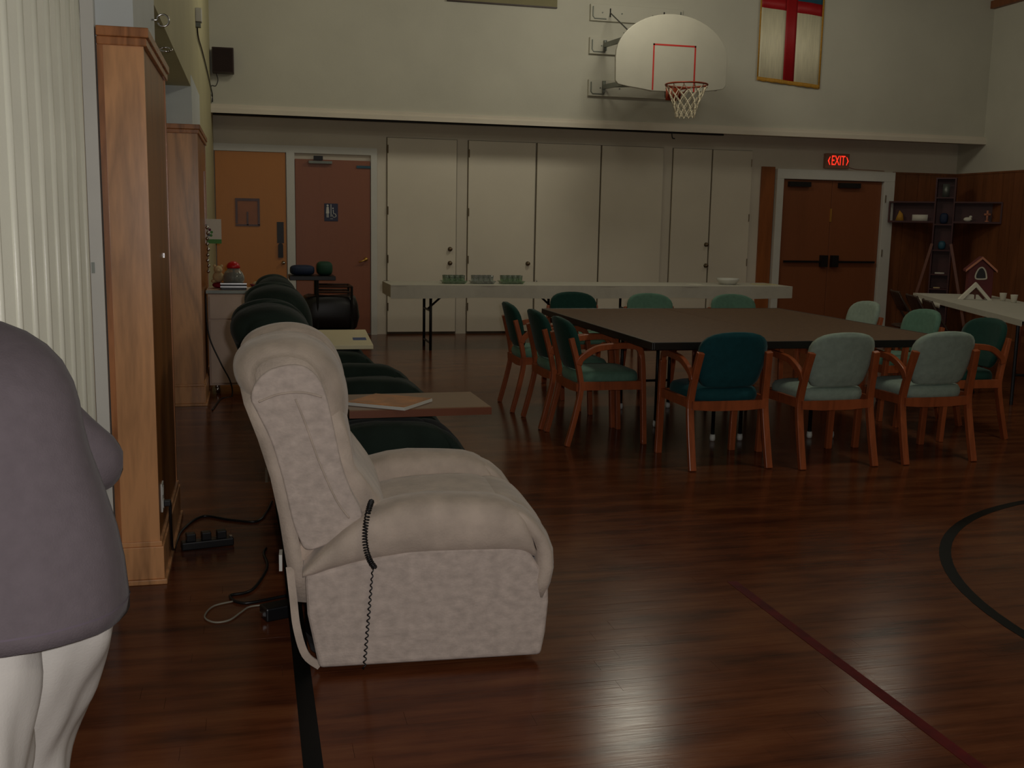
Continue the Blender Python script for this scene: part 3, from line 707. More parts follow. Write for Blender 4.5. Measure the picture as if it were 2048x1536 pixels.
# ================================================================== DARK TABLE AND TWELVE CHAIRS
TX0, TX1, TY0, TY1 = 2.295, 4.385, 5.775, 8.20
half = (TX0+TX1)/2
for i, (x0, x1, lab) in enumerate(((TX0, half, 'dark brown folding table, half of the square nearer the recliners'), (half, TX1, 'dark brown folding table, half of the square nearer the exit doors'))):
    t = thing('folding_table', lab, 'table', (x0, TY0, 0), 0, 'dark tables pushed together')
    W = x1-x0-0.002; D = TY1-TY0
    bx('tabletop', m_tabletop, 0.002, W, 0.0, D, 0.712, 0.74, t, 0.004)
    b = B(); box(b, 0.0, W+0.002, -0.012, 0.0, 0.695, 0.742); box(b, 0.0, W+0.002, D, D+0.012, 0.695, 0.742)
    if i == 0: box(b, -0.012, 0.002, -0.012, D+0.012, 0.695, 0.742)
    else: box(b, W, W+0.012, -0.012, D+0.012, 0.695, 0.742)
    obj('edge_band', b, m_tableedge, t, bevel=0.004)
    b = B(); box(b, 0.05, W-0.05, 0.10, 0.14, 0.685, 0.712); box(b, 0.05, W-0.05, D-0.14, D-0.10, 0.685, 0.712); obj('apron', b, m_tableedge, t)
    LG = [(0.49, 1.14), (0.69, 0.61), (0.885, 0.60), (0.49, D-0.55), (0.885, D-0.55)] if i == 0 else [(0.36, 0.60), (0.515, 0.58), (0.16, D-0.55), (0.515, D-0.55)]
    for lx, ly in LG:
        b = B(); tube(b, [(lx, ly, 0.712), (lx, ly, 0.03)], 0.013, 8); l = obj('leg', b, m_black_metal, t, True)
        b = B(); lathe(b, [(0.0, 0.0), (0.017, 0.002), (0.020, 0.02), (0.017, 0.045), (0.0, 0.046)], 12, (lx, ly, 0)); obj('glide', b, m_white, l, True)['label'] = 'white glide on the leg end'
    b = B(); (xa_, ya_), (xb_, yb_) = LG[-2], LG[-1]; tube(b, [(xa_, ya_, 0.22), (xb_, yb_, 0.22)], 0.010, 8)
    obj('stretcher', b, m_black_metal, t)

def make_chair(loc, rz, label, mb, ms):
    """upholstered arm chair, faces +y in its own frame"""
    t = thing('arm_chair', label, 'chair', loc, rz, 'upholstered chairs around the dark table')
    wd = m_chairwood
    for s in (-1, 1):
        b = B(); tube(b, smooth_path([(s*0.245, -0.262, 0.0), (s*0.243, -0.215, 0.18), (s*0.24, -0.178, 0.36), (s*0.236, -0.185, 0.46), (s*0.228, -0.212, 0.58), (s*0.216, -0.243, 0.70)], 4), 0.02, 4, sq=(0.021, 0.016))
        obj('rear_post', b, wd, t, bevel=0.004)
        b = B(); tube(b, smooth_path([(s*0.252, 0.262, 0.0), (s*0.252, 0.25, 0.25), (s*0.255, 0.235, 0.50), (s*0.258, 0.222, 0.60)], 4), 0.02, 4, sq=(0.021, 0.016))
        obj('front_leg', b, wd, t, bevel=0.004)
        b = B(); tube(b, smooth_path([(s*0.258, 0.224, 0.585), (s*0.262, 0.205, 0.632), (s*0.265, 0.16, 0.652), (s*0.265, 0.05, 0.652), (s*0.258, -0.08, 0.635), (s*0.245, -0.175, 0.575), (s*0.241, -0.196, 0.53)], 5), 0.02, 4, sq=(0.014, 0.020))
        obj('armrest', b, wd, t, bevel=0.004)
        b = B(); box(b, s*0.25-0.012, s*0.25+0.012, -0.18, 0.235, 0.365, 0.42); obj('side_rail', b, wd, t)
    b = B(); prism(b, [(-0.235, 0.405), (0.235, 0.405), (0.235, 0.355), (0.1, 0.345), (-0.1, 0.345), (-0.235, 0.355)], -0.205, -0.18); obj('rear_rail', b, wd, t)
    b = B(); box(b, -0.24, 0.24, 0.222, 0.245, 0.36, 0.42); obj('front_rail', b, wd, t)
    # seat pad
    b = B(); rings = []
    for z, k in ((0.395, 0.90), (0.402, 0.97), (0.425, 1.0), (0.45, 0.99), (0.470, 0.94), (0.482, 0.80), (0.487, 0.5)):
        ring = []
        for i in range(32):
            a = 2*PI*i/32
            x = math.copysign(abs(math.cos(a))**0.5, math.cos(a)); y = math.copysign(abs(math.sin(a))**0.5, math.sin(a))
            wx = 0.232 + 0.012*y
            ring.append((x*wx*k, 0.025 + y*0.228*k, z))
        rings.append(ring)
    loft(b, rings); obj('seat', b, ms, t, True)
    # back pad: arched top, tapering to the bottom, curved round the sitter
    b = B(); rings = []
    prof = [(0.488, 0.150), (0.496, 0.164), (0.52, 0.180), (0.56, 0.194), (0.62, 0.208), (0.68, 0.214), (0.73, 0.211), (0.76, 0.199), (0.785, 0.175), (0.803, 0.14), (0.815, 0.095), (0.820, 0.04)]
    for j, (z, h) in enumerate(prof):
        yc = -0.175 - 0.10*((z-0.44)/0.38)
        th = 0.026 if 1 < j < len(prof)-2 else 0.016
        ring = []
        for k in range(13):
            u = -1+2*k/12; ring.append((h*u, yc + 0.035*(u*u)*(h/0.21)**2 - th*(1-0.35*u**4), z))
        for k in range(13):
            u = 1-2*k/12; ring.append((h*u, yc + 0.035*(u*u)*(h/0.21)**2 + th*(1-0.35*u**4), z))
        rings.append(ring)
    loft(b, rings); obj('backrest', b, mb, t, True)
    return t
ch0 = make_chair((2.735, 5.84, 0), 0, 'dark teal arm chair with its back to the viewer, near table corner', m_teal, m_teal)
spots = [(3.40, 5.772, 1.5, 'sage arm chair with its back to the viewer, middle of three', m_sage, m_sage),
         (4.105, 5.79, 2, 'sage arm chair with its back to the viewer, nearest the exit end', m_sage, m_sage),
         (2.225, 6.62, -90, 'arm chair on the recliner side of table, nearest of three', m_dkgreen, m_seaf),
         (2.205, 7.19, -90, 'arm chair on the recliner side of table, between two others', m_dkgreen, m_seaf),
         (2.175, 7.86, -92, 'arm chair on the recliner side of table, farthest of three', m_dkgreen, m_seaf),
         (2.80, 8.80, 180, 'dark green arm chair across the table, nearest the far corner', m_dkgreen, m_seaf),
         (3.47, 8.64, 180, 'light green arm chair across the table, middle of three', m_seaf, m_seaf),
         (4.235, 8.54, 180, 'light green arm chair across the table, toward the exit doors', m_seaf, m_seaf),
         (4.80, 6.37, 90, 'dark green arm chair at the table end, nearest the viewer', m_dkgreen, m_dkgreen),
         (4.82, 7.12, 90, 'green arm chair at the table end, between two others', m_seaf, m_seaf),
         (4.84, 7.95, 90, 'sage arm chair at the table end, farthest back', m_sage, m_sage)]
for x, y, a, lab, mb, ms in spots:
    dup(ch0, (x, y, 0), R(a), lab, {'backrest': mb, 'seat': ms})

# ================================================================== WHITE TABLE ALONG THE CLOSETS
WX0, WX1, WY0, WY1, WZ = 1.47, 6.27, 11.40, 12.14, 0.735
for i, (x0, x1, lab) in enumerate(((WX0+0.02, 3.86, 'black-legged folding table under white cover, restroom end'), (3.88, WX1-0.02, 'black-legged folding table under white cover, exit end'))):
    t = thing('folding_table', lab, 'table', (x0, WY0+0.02, 0), 0, 'folding tables under the white cover')
    W = x1-x0; D = WY1-WY0-0.04
    bx('tabletop', m_tan, 0, W, 0, D, 0.69, 0.724, t)
    for lx in (0.44, W-0.44):
        for ly in (0.12, D-0.12):
            b = B(); tube(b, [(lx, ly, 0.69), (lx, ly, 0.0)], 0.016, 8); obj('leg', b, m_black_metal, t, True)
        b = B(); tube(b, [(lx, 0.12, 0.08), (lx, D-0.12, 0.08)], 0.012, 8); tube(b, [(lx, D/2, 0.44), (lx+(0.28 if lx < 1 else -0.28), D/2, 0.69)], 0.012, 8); tube(b, [(lx, 0.12, 0.44), (lx, D-0.12, 0.44)], 0.012, 8)
        obj('brace', b, m_black_metal, t)
b = B()
n = 60
def lip(y, z0, z1, th):
    rings = []
    for k in range(n+1):
        x = WX0 + (WX1-WX0)*k/n; wv = 0.006*math.sin(x*5.3)+0.004*math.sin(x*13)
        rings.append([(x, y+wv*0.5, z1), (x, y+wv, z0+0.006*math.sin(x*3.1)), (x, y+wv+th, z0+0.006*math.sin(x*3.1)), (x, y+th, z1)])
    loft(b, rings)
lip(WY0-0.006, 0.592, WZ, 0.004); lip(WY1+0.006, 0.62, WZ, 0.004)
box(b, WX0, WX1, WY0-0.004, WY1+0.008, 0.7255, WZ); box(b, WX0-0.004, WX0, WY0, WY1, 0.60, WZ); box(b, WX1, WX1+0.004, WY0, WY1, 0.60, WZ)
tag(obj('table_cover', b, m_cloth), 'long white cover over the folding tables by the closets', 'tablecloth')
bx('tape_patch', mat('grey_tape', (120, 108, 96), 0.8), 1.61, 1.68, YB-0.042, YB-0.038, 0.60, 0.68, bpy.data.objects['door_3'])
for i, (x0, lab) in enumerate(((2.08, 'green-tinted plastic tray of glasses, nearest the restroom'), (2.41, 'clear plastic tray of glasses between two greener trays'), (2.75, 'green-tinted plastic tray of glasses beside the bolted closet door'))):
    t = thing('glass_tray', lab, 'tray', (x0, 11.62, WZ), 0, 'plastic trays of glasses')
    g = m_greenglass if i != 1 else m_clearglass
    b = B(); loft(b, [[(x, y, z) for x, y in ((o, o), (0.28-o, o), (0.28-o, 0.2-o), (o, 0.2-o))] for z, o in ((0.0, 0.03), (0.004, 0.02), (0.03, 0.0), (0.034, 0.0), (0.008, 0.028))]); obj('tray_base', b, g, t)
    for u in range(4):
        for v in range(2):
            b = B(); lathe(b, [(0.020, 0.008), (0.024, 0.03), (0.030, 0.095), (0.028, 0.095), (0.022, 0.03), (0.017, 0.013), (0.0, 0.012)], 14, (0.048+u*0.062, 0.06+v*0.085, 0)); obj('cup', b, g, t, True)
t = thing('serving_dish', 'shallow white dish at the exit end of the long table', 'dish', (5.60, 11.75, WZ))
b = B(); lathe(b, [(0.0, 0.0), (0.09, 0.0), (0.13, 0.05), (0.135, 0.075), (0.128, 0.075), (0.12, 0.05), (0.0, 0.012)], 24); obj('bowl', b, m_white, t, True)
b = B(); lathe(b, [(0.0, 0.055), (0.10, 0.05), (0.118, 0.045), (0.0, 0.04)], 20); obj('napkins', b, m_paper, t, True)
tag(bx('paper_sheet', m_paper, 5.08, 5.24, 11.70, 11.80, WZ, WZ+0.004), 'small white paper lying on the long table', 'paper')
tag(bx('paper_pad', m_paper, 5.95, 6.22, 11.66, 11.86, WZ, WZ+0.008), 'flat white pad at the far end of the long table', 'paper')
bpy.data.objects['paper_pad'].data.materials[0] = mat('buff_pad', (200, 190, 150), 0.7)

# ================================================================== BASKETBALL HOOP, BANNER, UPPER WALL
t = thing('basketball_hoop', 'white fan-shaped basketball backboard with orange rim on the upper wall', 'hoop', (4.665, YU, 2.95))
yb = 11.50-YU
out = [(-0.235, -0.022), (-0.36, -0.004), (-0.53, 0.016), (-0.635, 0.035), (-0.668, 0.07), (-0.675, 0.32)]
out += [(-0.675*math.cos(a), 0.335+0.49*math.sin(a)) for a in [PI*k/24 for k in range(1, 24)]]
out += [(0.675, 0.32), (0.668, 0.07), (0.635, 0.035), (0.53, 0.016), (0.36, -0.004), (0.235, -0.022)]
b = B(); prism(b, out, yb, yb+0.035); obj('backboard', b, m_board_white, t, bevel=0.006)
b = B(); yf = yb-0.002
box(b, -0.235, -0.217, yf, yb, -0.012, 0.495); box(b, 0.265, 0.283, yf, yb, -0.012, 0.495); box(b, -0.235, 0.283, yf, yb, 0.477, 0.495)
obj('target_square', b, mat('red_target_paint', (172, 40, 34), 0.5), t)
for z0, z1 in ((0.93, 1.125), (0.54, 0.735), (0.04, 0.235)):
    p = bx('mounting_plank', m_wall, -0.60, 0.60, -0.05, 0.0, z0, z1, t, 0.004)
    for s in (-1, 1):
        b = B(); tube(b, [(s*0.57, -0.056, z1-0.03), (s*0.57, -0.056, z0+0.05), (s*0.55, -0.056, z0+0.025), (s*0.40, -0.056, z0+0.025)], 0.007, 6); obj('bracket', b, m_steel, p)
        for xx in (0.45, 0.2): b = B(); lathe(b, [(0.009, -0.058), (0.009, -0.05)], 8, (s*xx, 0, (z0+z1)/2), 'Y'); obj('bolt', b, m_steel, p)
b = B()
for s in (-1, 1):
    tube(b, [(s*0.41, -0.05, 0.645), (s*0.56, yb+0.03, 0.53)], 0.02, 4, sq=(0.026, 0.018)); tube(b, [(s*0.41, -0.05, 0.15), (s*0.56, yb+0.03, 0.05)], 0.02, 4, sq=(0.026, 0.018))
    tube(b, [(s*0.56, yb+0.045, 0.02), (s*0.56, yb+0.045, 0.60)], 0.018, 8); tube(b, [(s*0.41, -0.07, 0.08), (s*0.41, -0.07, 0.22)], 0.022, 8); tube(b, [(s*0.41, -0.07, 0.58), (s*0.41, -0.07, 0.70)], 0.022, 8)
    tube(b, [(s*0.41, -0.06, 0.15), (-s*0.1, yb+0.045, 0.06)], 0.010, 6)
obj('arm', b, m_steel, t)
b = B()
for s in (-1, 1): tube(b, [(s*0.35, -0.05, 1.03), (s*0.52, yb+0.04, 0.62)], 0.008, 6); tube(b, [(s*0.35, -0.055, 1.08), (s*0.35, -0.055, 0.98)], 0.008, 6)
obj('stay_chain', b, m_black_metal, t)
rc = (0.025, yb-0.15-0.2286, 0.012); rr = 0.2286
b = B(); tube(b, [(rc[0]+rr*math.cos(2*PI*k/48), rc[1]+rr*math.sin(2*PI*k/48), rc[2]) for k in range(48)], 0.010, 8, True)
for k in range(12):
    a = 2*PI*k/12; px, py = rc[0]+rr*math.cos(a), rc[1]+rr*math.sin(a)
    tube(b, [(px, py, rc[2]-0.008), (px-0.008*math.cos(a), py-0.008*math.sin(a), rc[2]-0.03), (px, py, rc[2]-0.038)], 0.004, 5)
for s in (-1, 1): tube(b, [(rc[0]+s*0.06, yb, rc[2]-0.005), (rc[0]+s*0.12, rc[1]+0.19, rc[2]-0.004)], 0.010, 6); tube(b, [(rc[0]+s*0.06, yb, rc[2]-0.1), (rc[0]+s*0.10, rc[1]+0.2, rc[2]-0.01)], 0.006, 6)
box(b, rc[0]-0.09, rc[0]+0.09, yb-0.008, yb-0.002, rc[2]-0.13, rc[2]+0.03)
obj('rim', b, m_rim, t, True)
b = B(); nr = 12; lev = [(0.0, 0.222), (0.07, 0.190), (0.14, 0.160), (0.21, 0.132), (0.28, 0.112), (0.34, 0.104)]
for sgn in (1, -1):
    for k in range(nr):
        pts = []
        for j, (dz, r_) in enumerate(lev):
            a = 2*PI*(k + sgn*0.5*j)/nr
            pts.append((rc[0]+r_*math.cos(a), rc[1]+r_*math.sin(a), rc[2]-0.02-dz*0.98))
        tube(b, smooth_path(pts, 2), 0.0045, 5)
obj('net', b, m_net, t)

t = thing('cross_banner', 'cream banner with red cross and gold fringe hanging on the upper wall', 'banner', (6.32, YU, 3.285))
def patch(name, m, u0, u1, v0, v1, dy=0.0, fr=False):
    b = B(); nu = max(2, int((u1-u0)/0.03)); rings = []
    for i in range(nu+1):
        u = u0+(u1-u0)*i/nu
        wv = -0.028 + 0.008*math.sin(u*16) + dy
        sk = -0.075*u
        jag = (0.004*math.sin(u*260) if fr else 0)
        rings.append([(u, wv, v0+sk+jag), (u, wv, v1+sk), (u, wv+0.004, v1+sk), (u, wv+0.004, v0+sk+jag)])
    loft(b, rings); return obj(name, b, m, t, True)
patch('cream_field', m_cream_fab, 0.02, 0.362, 0.045, 0.90); patch('cream_field', m_cream_fab, 0.522, 0.875, 0.045, 0.90)
patch('cross_bar', m_red_fab, 0.362, 0.522, 0.03, 1.3, -0.001); patch('cross_bar', m_red_fab, 0.02, 0.362, 0.90, 1.045); patch('cross_bar', m_red_fab, 0.522, 0.875, 0.90, 1.045)
patch('canton', m_blue_fab, 0.522, 0.875, 1.045, 1.3); patch('cream_field', m_cream_fab, 0.02, 0.362, 1.045, 1.3)
patch('fringe', m_gold, 0.0, 0.90, 0.0, 0.048, -0.002, True); patch('fringe', m_gold, 0.0, 0.022, 0.04, 1.3); patch('fringe', m_gold, 0.874, 0.90, 0.04, 1.3)
b = B(); tube(b, [(-0.03, -0.03, 1.315), (0.93, -0.03, 1.24)], 0.012, 8); obj('hanging_rod', b, m_brass, t)

t = thing('score_board', 'olive panel with dark edge on the upper wall, top of view', 'board', (2.30, YU-0.003, 4.003))
bx('panel', m_olive, 0.0, 1.345, -0.03, 0.0, 0.0, 0.40, t); bx('edge', m_speaker, 0.0, 1.345, -0.034, 0.0, -0.01, 0.004, t)
t = thing('wall_speaker', 'dark brown square speaker box on the upper wall near the corner', 'speaker', (-0.38, YU, 3.03))
bx('cabinet', m_speaker, 0.0, 0.235, -0.16, -0.02, 0.0, 0.275, t, 0.006); bx('grille', mat('speaker_cloth', (40, 26, 24), 0.9, bump=0.4, bscale=300), 0.012, 0.223, -0.166, -0.16, 0.012, 0.263, t)
bx('wall_bracket', m_steel, 0.04, 0.19, -0.02, 0.0, 0.08, 0.2, t)
b = B(); tube(b, smooth_path([(0.03, -0.03, 0.02), (0.055, -0.008, -0.06), (0.03, -0.006, -0.13), (-0.015, -0.006, -0.13), (-0.03, -0.008, -0.2), (-0.025, -0.008, -0.36)], 6), 0.004, 6); obj('wire', b, m_black, t)
b = B(); tube(b, smooth_path([(XL+0.022, 9.45, 3.0), (XL+0.022, 9.6, 2.93), (XL+0.022, 10.4, 2.93), (XL+0.022, 11.6, 2.9), (XL+0.022, 12.5, 2.86), (XL+0.03, YU-0.012, 2.80), (XL+0.03, YU-0.012, 2.72)], 6), 0.007, 6)
tag(obj('wall_cable', b, m_black), 'dark cable running along the left wall into the corner', 'cable')
t = thing('wall_sensor', 'small white plastic unit high on the left wall', 'sensor', (XL+0.012, 9.38, 2.98))
bx('housing', m_white, 0.0, 0.05, 0.0, 0.10, 0.04, 0.15, t, 0.006); bx('lens', m_steel, 0.0, 0.04, 0.02, 0.08, 0.0, 0.035, t)
b = B(); tube(b, [(XL+0.03, YU-0.02, 2.588), (1.5, YU-0.025, 2.585), (3.6, YU-0.02, 2.590), (5.9, YU-0.02, 2.588)], 0.013, 8)
tag(obj('soffit_pipe', b, m_black), 'thin dark pipe under the ledge of the upper wall', 'pipe')
b = B(); tube(b, smooth_path([(5.19, YU-0.03, 2.60), (5.19, YU-0.035, 2.55), (5.20, YU-0.035, 2.52), (5.23, YU-0.035, 2.515)], 4), 0.007, 6)
tag(obj('ceiling_hook', b, m_black_metal), 'small dark hook under the ledge below the net', 'hook')
for i, (y, z, ang, lab) in enumerate(((5.0, 2.268, 0, 'open steel screw eye higher on the pillar column'), (5.13, 2.165, 62, 'steel screw eye lower on the pillar column'))):
    b = B(); a0 = R(ang)
    pts = [(0.0, 0, 0), (0.022, 0, 0)] + [(0.047-0.025*math.cos(a), 0.025*math.sin(a)*math.sin(a0), 0.025*math.sin(a)*math.cos(a0)) for a in [R(20)+R(315)*k/18 for k in range(19)]]
    tube(b, smooth_path(pts, 2), 0.004, 8)
    o = tag(obj('screw_eye', b, m_chrome, None, True), lab, 'hook'); o.location = (XL+0.02, y, z)
t = thing('exit_sign', 'lit red EXIT sign with arrows above the double doors', 'sign', (7.655, YB, 2.245))
bx('housing', m_exit_box, 0.0, 0.36, -0.07, 0.0, 0.0, 0.20, t, 0.006)
fc = bpy.data.curves.new('exit_text', 'FONT'); fc.body = 'EXIT'; fc.size = 0.185; fc.align_x = 'CENTER'; fc.align_y = 'CENTER'; fc.extrude = 0.001
fo = bpy.data.objects.new('exit_text', fc)
fm = bpy.data.meshes.new_from_object(fo); bpy.data.objects.remove(fo); fm.materials.clear(); fm.materials.append(m_exit)
fo = bpy.data.objects.new('exit_letters', fm); C.objects.link(fo); fo.parent = t; fo.location = (0.188, -0.0712, 0.10); fo.rotation_euler = (PI/2, 0, 0); fo.scale = (0.56, 1.0, 1)
for s in (-1, 1):
    b = B(); prism(b, [(0.188+s*0.158, 0.10), (0.188+s*0.130, 0.155), (0.188+s*0.122, 0.155), (0.188+s*0.142, 0.10), (0.188+s*0.122, 0.045), (0.188+s*0.130, 0.045)], -0.0725, -0.07); obj('arrow', b, m_exit, t)
b = B(); tube(b, smooth_path([(0.362, -0.02, 0.03), (0.5, -0.008, 0.0), (0.72, -0.008, -0.005), (0.95, -0.008, -0.012)], 5), 0.005, 6); obj('conduit', b, m_exit_box, t)

# ================================================================== CORNER BY THE RESTROOM
t = thing('rolling_cabinet', 'off-white rolling cabinet standing beyond the farther pillar', 'cabinet', (-0.345, 8.78, 0))
bx('body', m_cab, 0.0, 0.56, 0.0, 0.42, 0.07, 0.815, t, 0.006); bx('top', m_cab, -0.01, 0.58, -0.012, 0.43, 0.818, 0.845, t, 0.004); bx('top_edge', m_steel, -0.01, 0.58, -0.016, -0.012, 0.82, 0.845, t)
bx('door', m_cab, 0.015, 0.545, -0.012, 0.0, 0.09, 0.60, t, 0.003); bx('drawer', m_cab, 0.015, 0.545, -0.012, 0.0, 0.615, 0.80, t, 0.003)
for x in (0.06, 0.50):
    for y in (0.05, 0.37):
        b = B(); lathe(b, [(0.0, -0.012), (0.028, -0.012), (0.032, 0.0), (0.028, 0.012), (0.0, 0.012)], 14, (x, y, 0.032), 'X'); box(b, x-0.018, x+0.018, y-0.02, y+0.02, 0.045, 0.07); obj('caster', b, m_chrome, t, True)
ct = 0.845
b = B(); lathe(b, [(0.0, 0.0), (0.085, 0.0), (0.088, 0.008), (0.0, 0.010)], 24); lathe(b, [(0.0, 0.010), (0.05, 0.010), (0.06, 0.04), (0.02, 0.045), (0.0, 0.045)], 16)
b = B(); box(b, 0, 0.20, 0, 0.17, 0.0, 0.022); t = thing('hot_plate', 'low black and chrome warming tray under the coffee pot', 'warmer', (-0.24, 8.80, ct))
obj('base', b, m_black, t, bevel=0.003)
for z in (0.022, 0.047): bx('chrome_band', m_chrome, -0.004, 0.204, -0.004, 0.172, z, z+0.008, t)
bx('deck', m_black, 0.0, 0.20, 0.0, 0.17, 0.030, 0.047, t)
t = thing('coffee_pot', 'glass coffee pot half full with bright red lid on the cabinet', 'coffee pot', (-0.14, 8.885, ct+0.055))
b = B(); lathe(b, [(0.0, 0.0), (0.075, 0.0), (0.086, 0.02), (0.086, 0.05), (0.07, 0.085), (0.05, 0.105), (0.048, 0.12), (0.046, 0.12), (0.048, 0.105), (0.066, 0.084), (0.082, 0.05), (0.082, 0.02), (0.072, 0.004), (0.0, 0.004)], 24); obj('carafe', b, m_clearglass, t, True)
b = B(); lathe(b, [(0.0, 0.005), (0.071, 0.005), (0.080, 0.02), (0.081, 0.05), (0.066, 0.08), (0.0, 0.082)], 24); obj('coffee', b, m_coffee, t, True)
b = B(); lathe(b, [(0.0, 0.175), (0.02, 0.172), (0.045, 0.155), (0.055, 0.13), (0.052, 0.118), (0.0, 0.118)], 20); obj('lid', b, m_redbow, t, True)
b = B(); tube(b, smooth_path([(0.0, 0.05, 0.12), (0.0, 0.115, 0.125), (0.0, 0.125, 0.07), (0.0, 0.085, 0.03)], 5), 0.010, 8); obj('handle', b, m_black, t, True)
b = B(); superell(b, (0, 0, 0.025), (0.10, 0.08, 0.025), 0.7); o = tag(obj('folded_cloth', b, m_crim, None, True), 'crimson folded cloth under the plush toy on the cabinet', 'cloth'); o.location = (-0.262, 9.08, ct)
o.location = (-0.215, 9.07, ct)
t = thing('plush_toy', 'small cream plush bear sitting on crimson cloth', 'toy', (-0.265, 9.05, ct+0.048))
b = B(); superell(b, (0, 0, 0.045), (0.045, 0.04, 0.045), 1); obj('torso', b, m_cream, t, True)
b = B(); superell(b, (0, -0.01, 0.105), (0.035, 0.033, 0.033), 1); superell(b, (-0.028, 0, 0.135), (0.012, 0.008, 0.012), 1, 10, 8); superell(b, (0.028, 0, 0.135), (0.012, 0.008, 0.012), 1, 10, 8); superell(b, (0, -0.04, 0.098), (0.014, 0.012, 0.011), 1, 10, 8); obj('head', b, m_cream, t, True)
b = B(); superell(b, (0.062, -0.01, 0.03), (0.028, 0.025, 0.03), 1, 12, 8); superell(b, (-0.04, -0.03, 0.012), (0.018, 0.03, 0.014), 1, 12, 8); obj('limb', b, m_cream, t, True)
t = thing('snack_bowl', 'red bowl heaped with cream buns on the cabinet', 'bowl', (0.07, 8.88, ct))
b = B(); lathe(b, [(0.0, 0.0), (0.05, 0.0), (0.085, 0.045), (0.08, 0.045), (0.045, 0.008), (0.0, 0.008)], 20); obj('bowl', b, m_crim, t, True)
for x, y in ((-0.03, 0.0), (0.03, 0.012), (0.0, -0.03)):
    b = B(); superell(b, (x, y, 0.045), (0.034, 0.028, 0.022), 1, 14, 8); obj('bun', b, m_cream, t, True)
b = B(); tube(b, smooth_path([(-0.355, 8.72, 0.80), (-0.34, 8.70, 0.5), (-0.25, 8.66, 0.27), (-0.18, 8.66, 0.12), (-0.17, 8.64, 0.006), (-0.25, 8.5, 0.006), (-0.3, 8.0, 0.006)], 8), 0.006, 6)
tag(obj('black_cable', b, m_black, None, True), 'black cable drooping down the front of the rolling cabinet', 'cable')
t = thing('greeting_card', 'white card with plum flowers and green band fixed beside the pillar', 'card', (-0.363, 9.30, 1.205))
b = B(); box(b, 0.0, 0.125, 0.0, 0.003, 0.0, 0.205); obj('card_sheet', b, m_paper, t)
bx('green_band', m_leafgreen, 0.0, 0.125, -0.001, 0.0, 0.0, 0.036, t)
for x, z, m_ in ((0.03, 0.115, m_plum), (0.045, 0.095, m_leafgreen), (0.022, 0.072, m_blue_sign), (0.04, 0.068, m_leafgreen)):
    b = B(); lathe(b, [(0.012, -0.0015), (0.012, 0.0)], 8, (x, 0, z), 'Y'); obj('flower_print', b, m_, t)
t = thing('bead_garland', 'string of silvery beads hanging down the side of the farther pillar', 'garland', (-0.345, 9.10, 0.96))
b = B(); tube(b, [(0, 0, 0.0), (0, 0, 0.40)], 0.002, 5); tube(b, [(-0.02, 0, 0.40), (0, 0, 0.40)], 0.003, 5); obj('string', b, m_steel, t)
for k in range(9):
    b = B(); superell(b, (0.004*math.sin(k*2), 0, 0.02+k*0.045), (0.014, 0.014, 0.016), 1, 12, 8); obj('bead', b, m_chrome, t, True)
t = thing('utility_cart', 'dark utility cart with rails and black sling standing before brown restroom door', 'cart', (0.42, 11.3, 0))
bx('top_tray', m_black, -0.03, 0.45, 0.0, 0.45, 0.785, 0.83, t, 0.004)
for x in (0.26, 0.62):
    for y in (0.03, 0.42):
        b = B(); tube(b, [(x, y, 0.10), (x, y, 0.785 if x < 0.5 else 0.72)], 0.014, 8); obj('leg', b, m_black_metal, t)
        b = B(); lathe(b, [(0.0, -0.014), (0.045, -0.014), (0.05, 0.0), (0.045, 0.014), (0.0, 0.014)], 16, (x, y, 0.05), 'X'); box(b, x-0.02, x+0.02, y-0.012, y+0.012, 0.05, 0.11); obj('wheel', b, m_black, t, True)
b = B()
for z in (0.72, 0.66): tube(b, [(0.26, 0.03, z), (0.62, 0.03, z)], 0.011, 8); tube(b, [(0.26, 0.42, z), (0.62, 0.42, z)], 0.011, 8)
tube(b, [(0.62, 0.03, 0.72), (0.62, 0.42, 0.72)], 0.011, 8); obj('rail', b, m_foldbrown, t)
b = B(); rings = []
for z, k in ((0.26, 0.86), (0.28, 0.95), (0.40, 1.05), (0.52, 1.0), (0.60, 0.92), (0.615, 0.8)):
    rings.append([(0.40+0.30*k*math.copysign(abs(math.cos(a))**0.5, math.cos(a)), 0.22+0.2*k*math.copysign(abs(math.sin(a))**0.5, math.sin(a)), z+0.01*math.sin(a*3)) for a in [2*PI*i/28 for i in range(28)]])
loft(b, rings); obj('sling_bag', b, m_black, t, True); bx('lower_shelf', m_black, 0.14, 0.66, 0.03, 0.42, 0.235, 0.258, t)
b = B(); superell(b, (0, 0, 0.055), (0.13, 0.14, 0.055), 0.6); o = tag(obj('blue_bag', b, m_bluebag, None, True), 'dark blue soft bag on the cart tray', 'bag'); o.location = (0.53, 11.50, 0.83)
b = B(); superell(b, (0, 0, 0.075), (0.085, 0.13, 0.075), 0.6); o = tag(obj('green_bag', b, m_greenbag, None, True), 'dark green soft bag on the cart tray, taller one', 'bag'); o.location = (0.765, 11.50, 0.83)

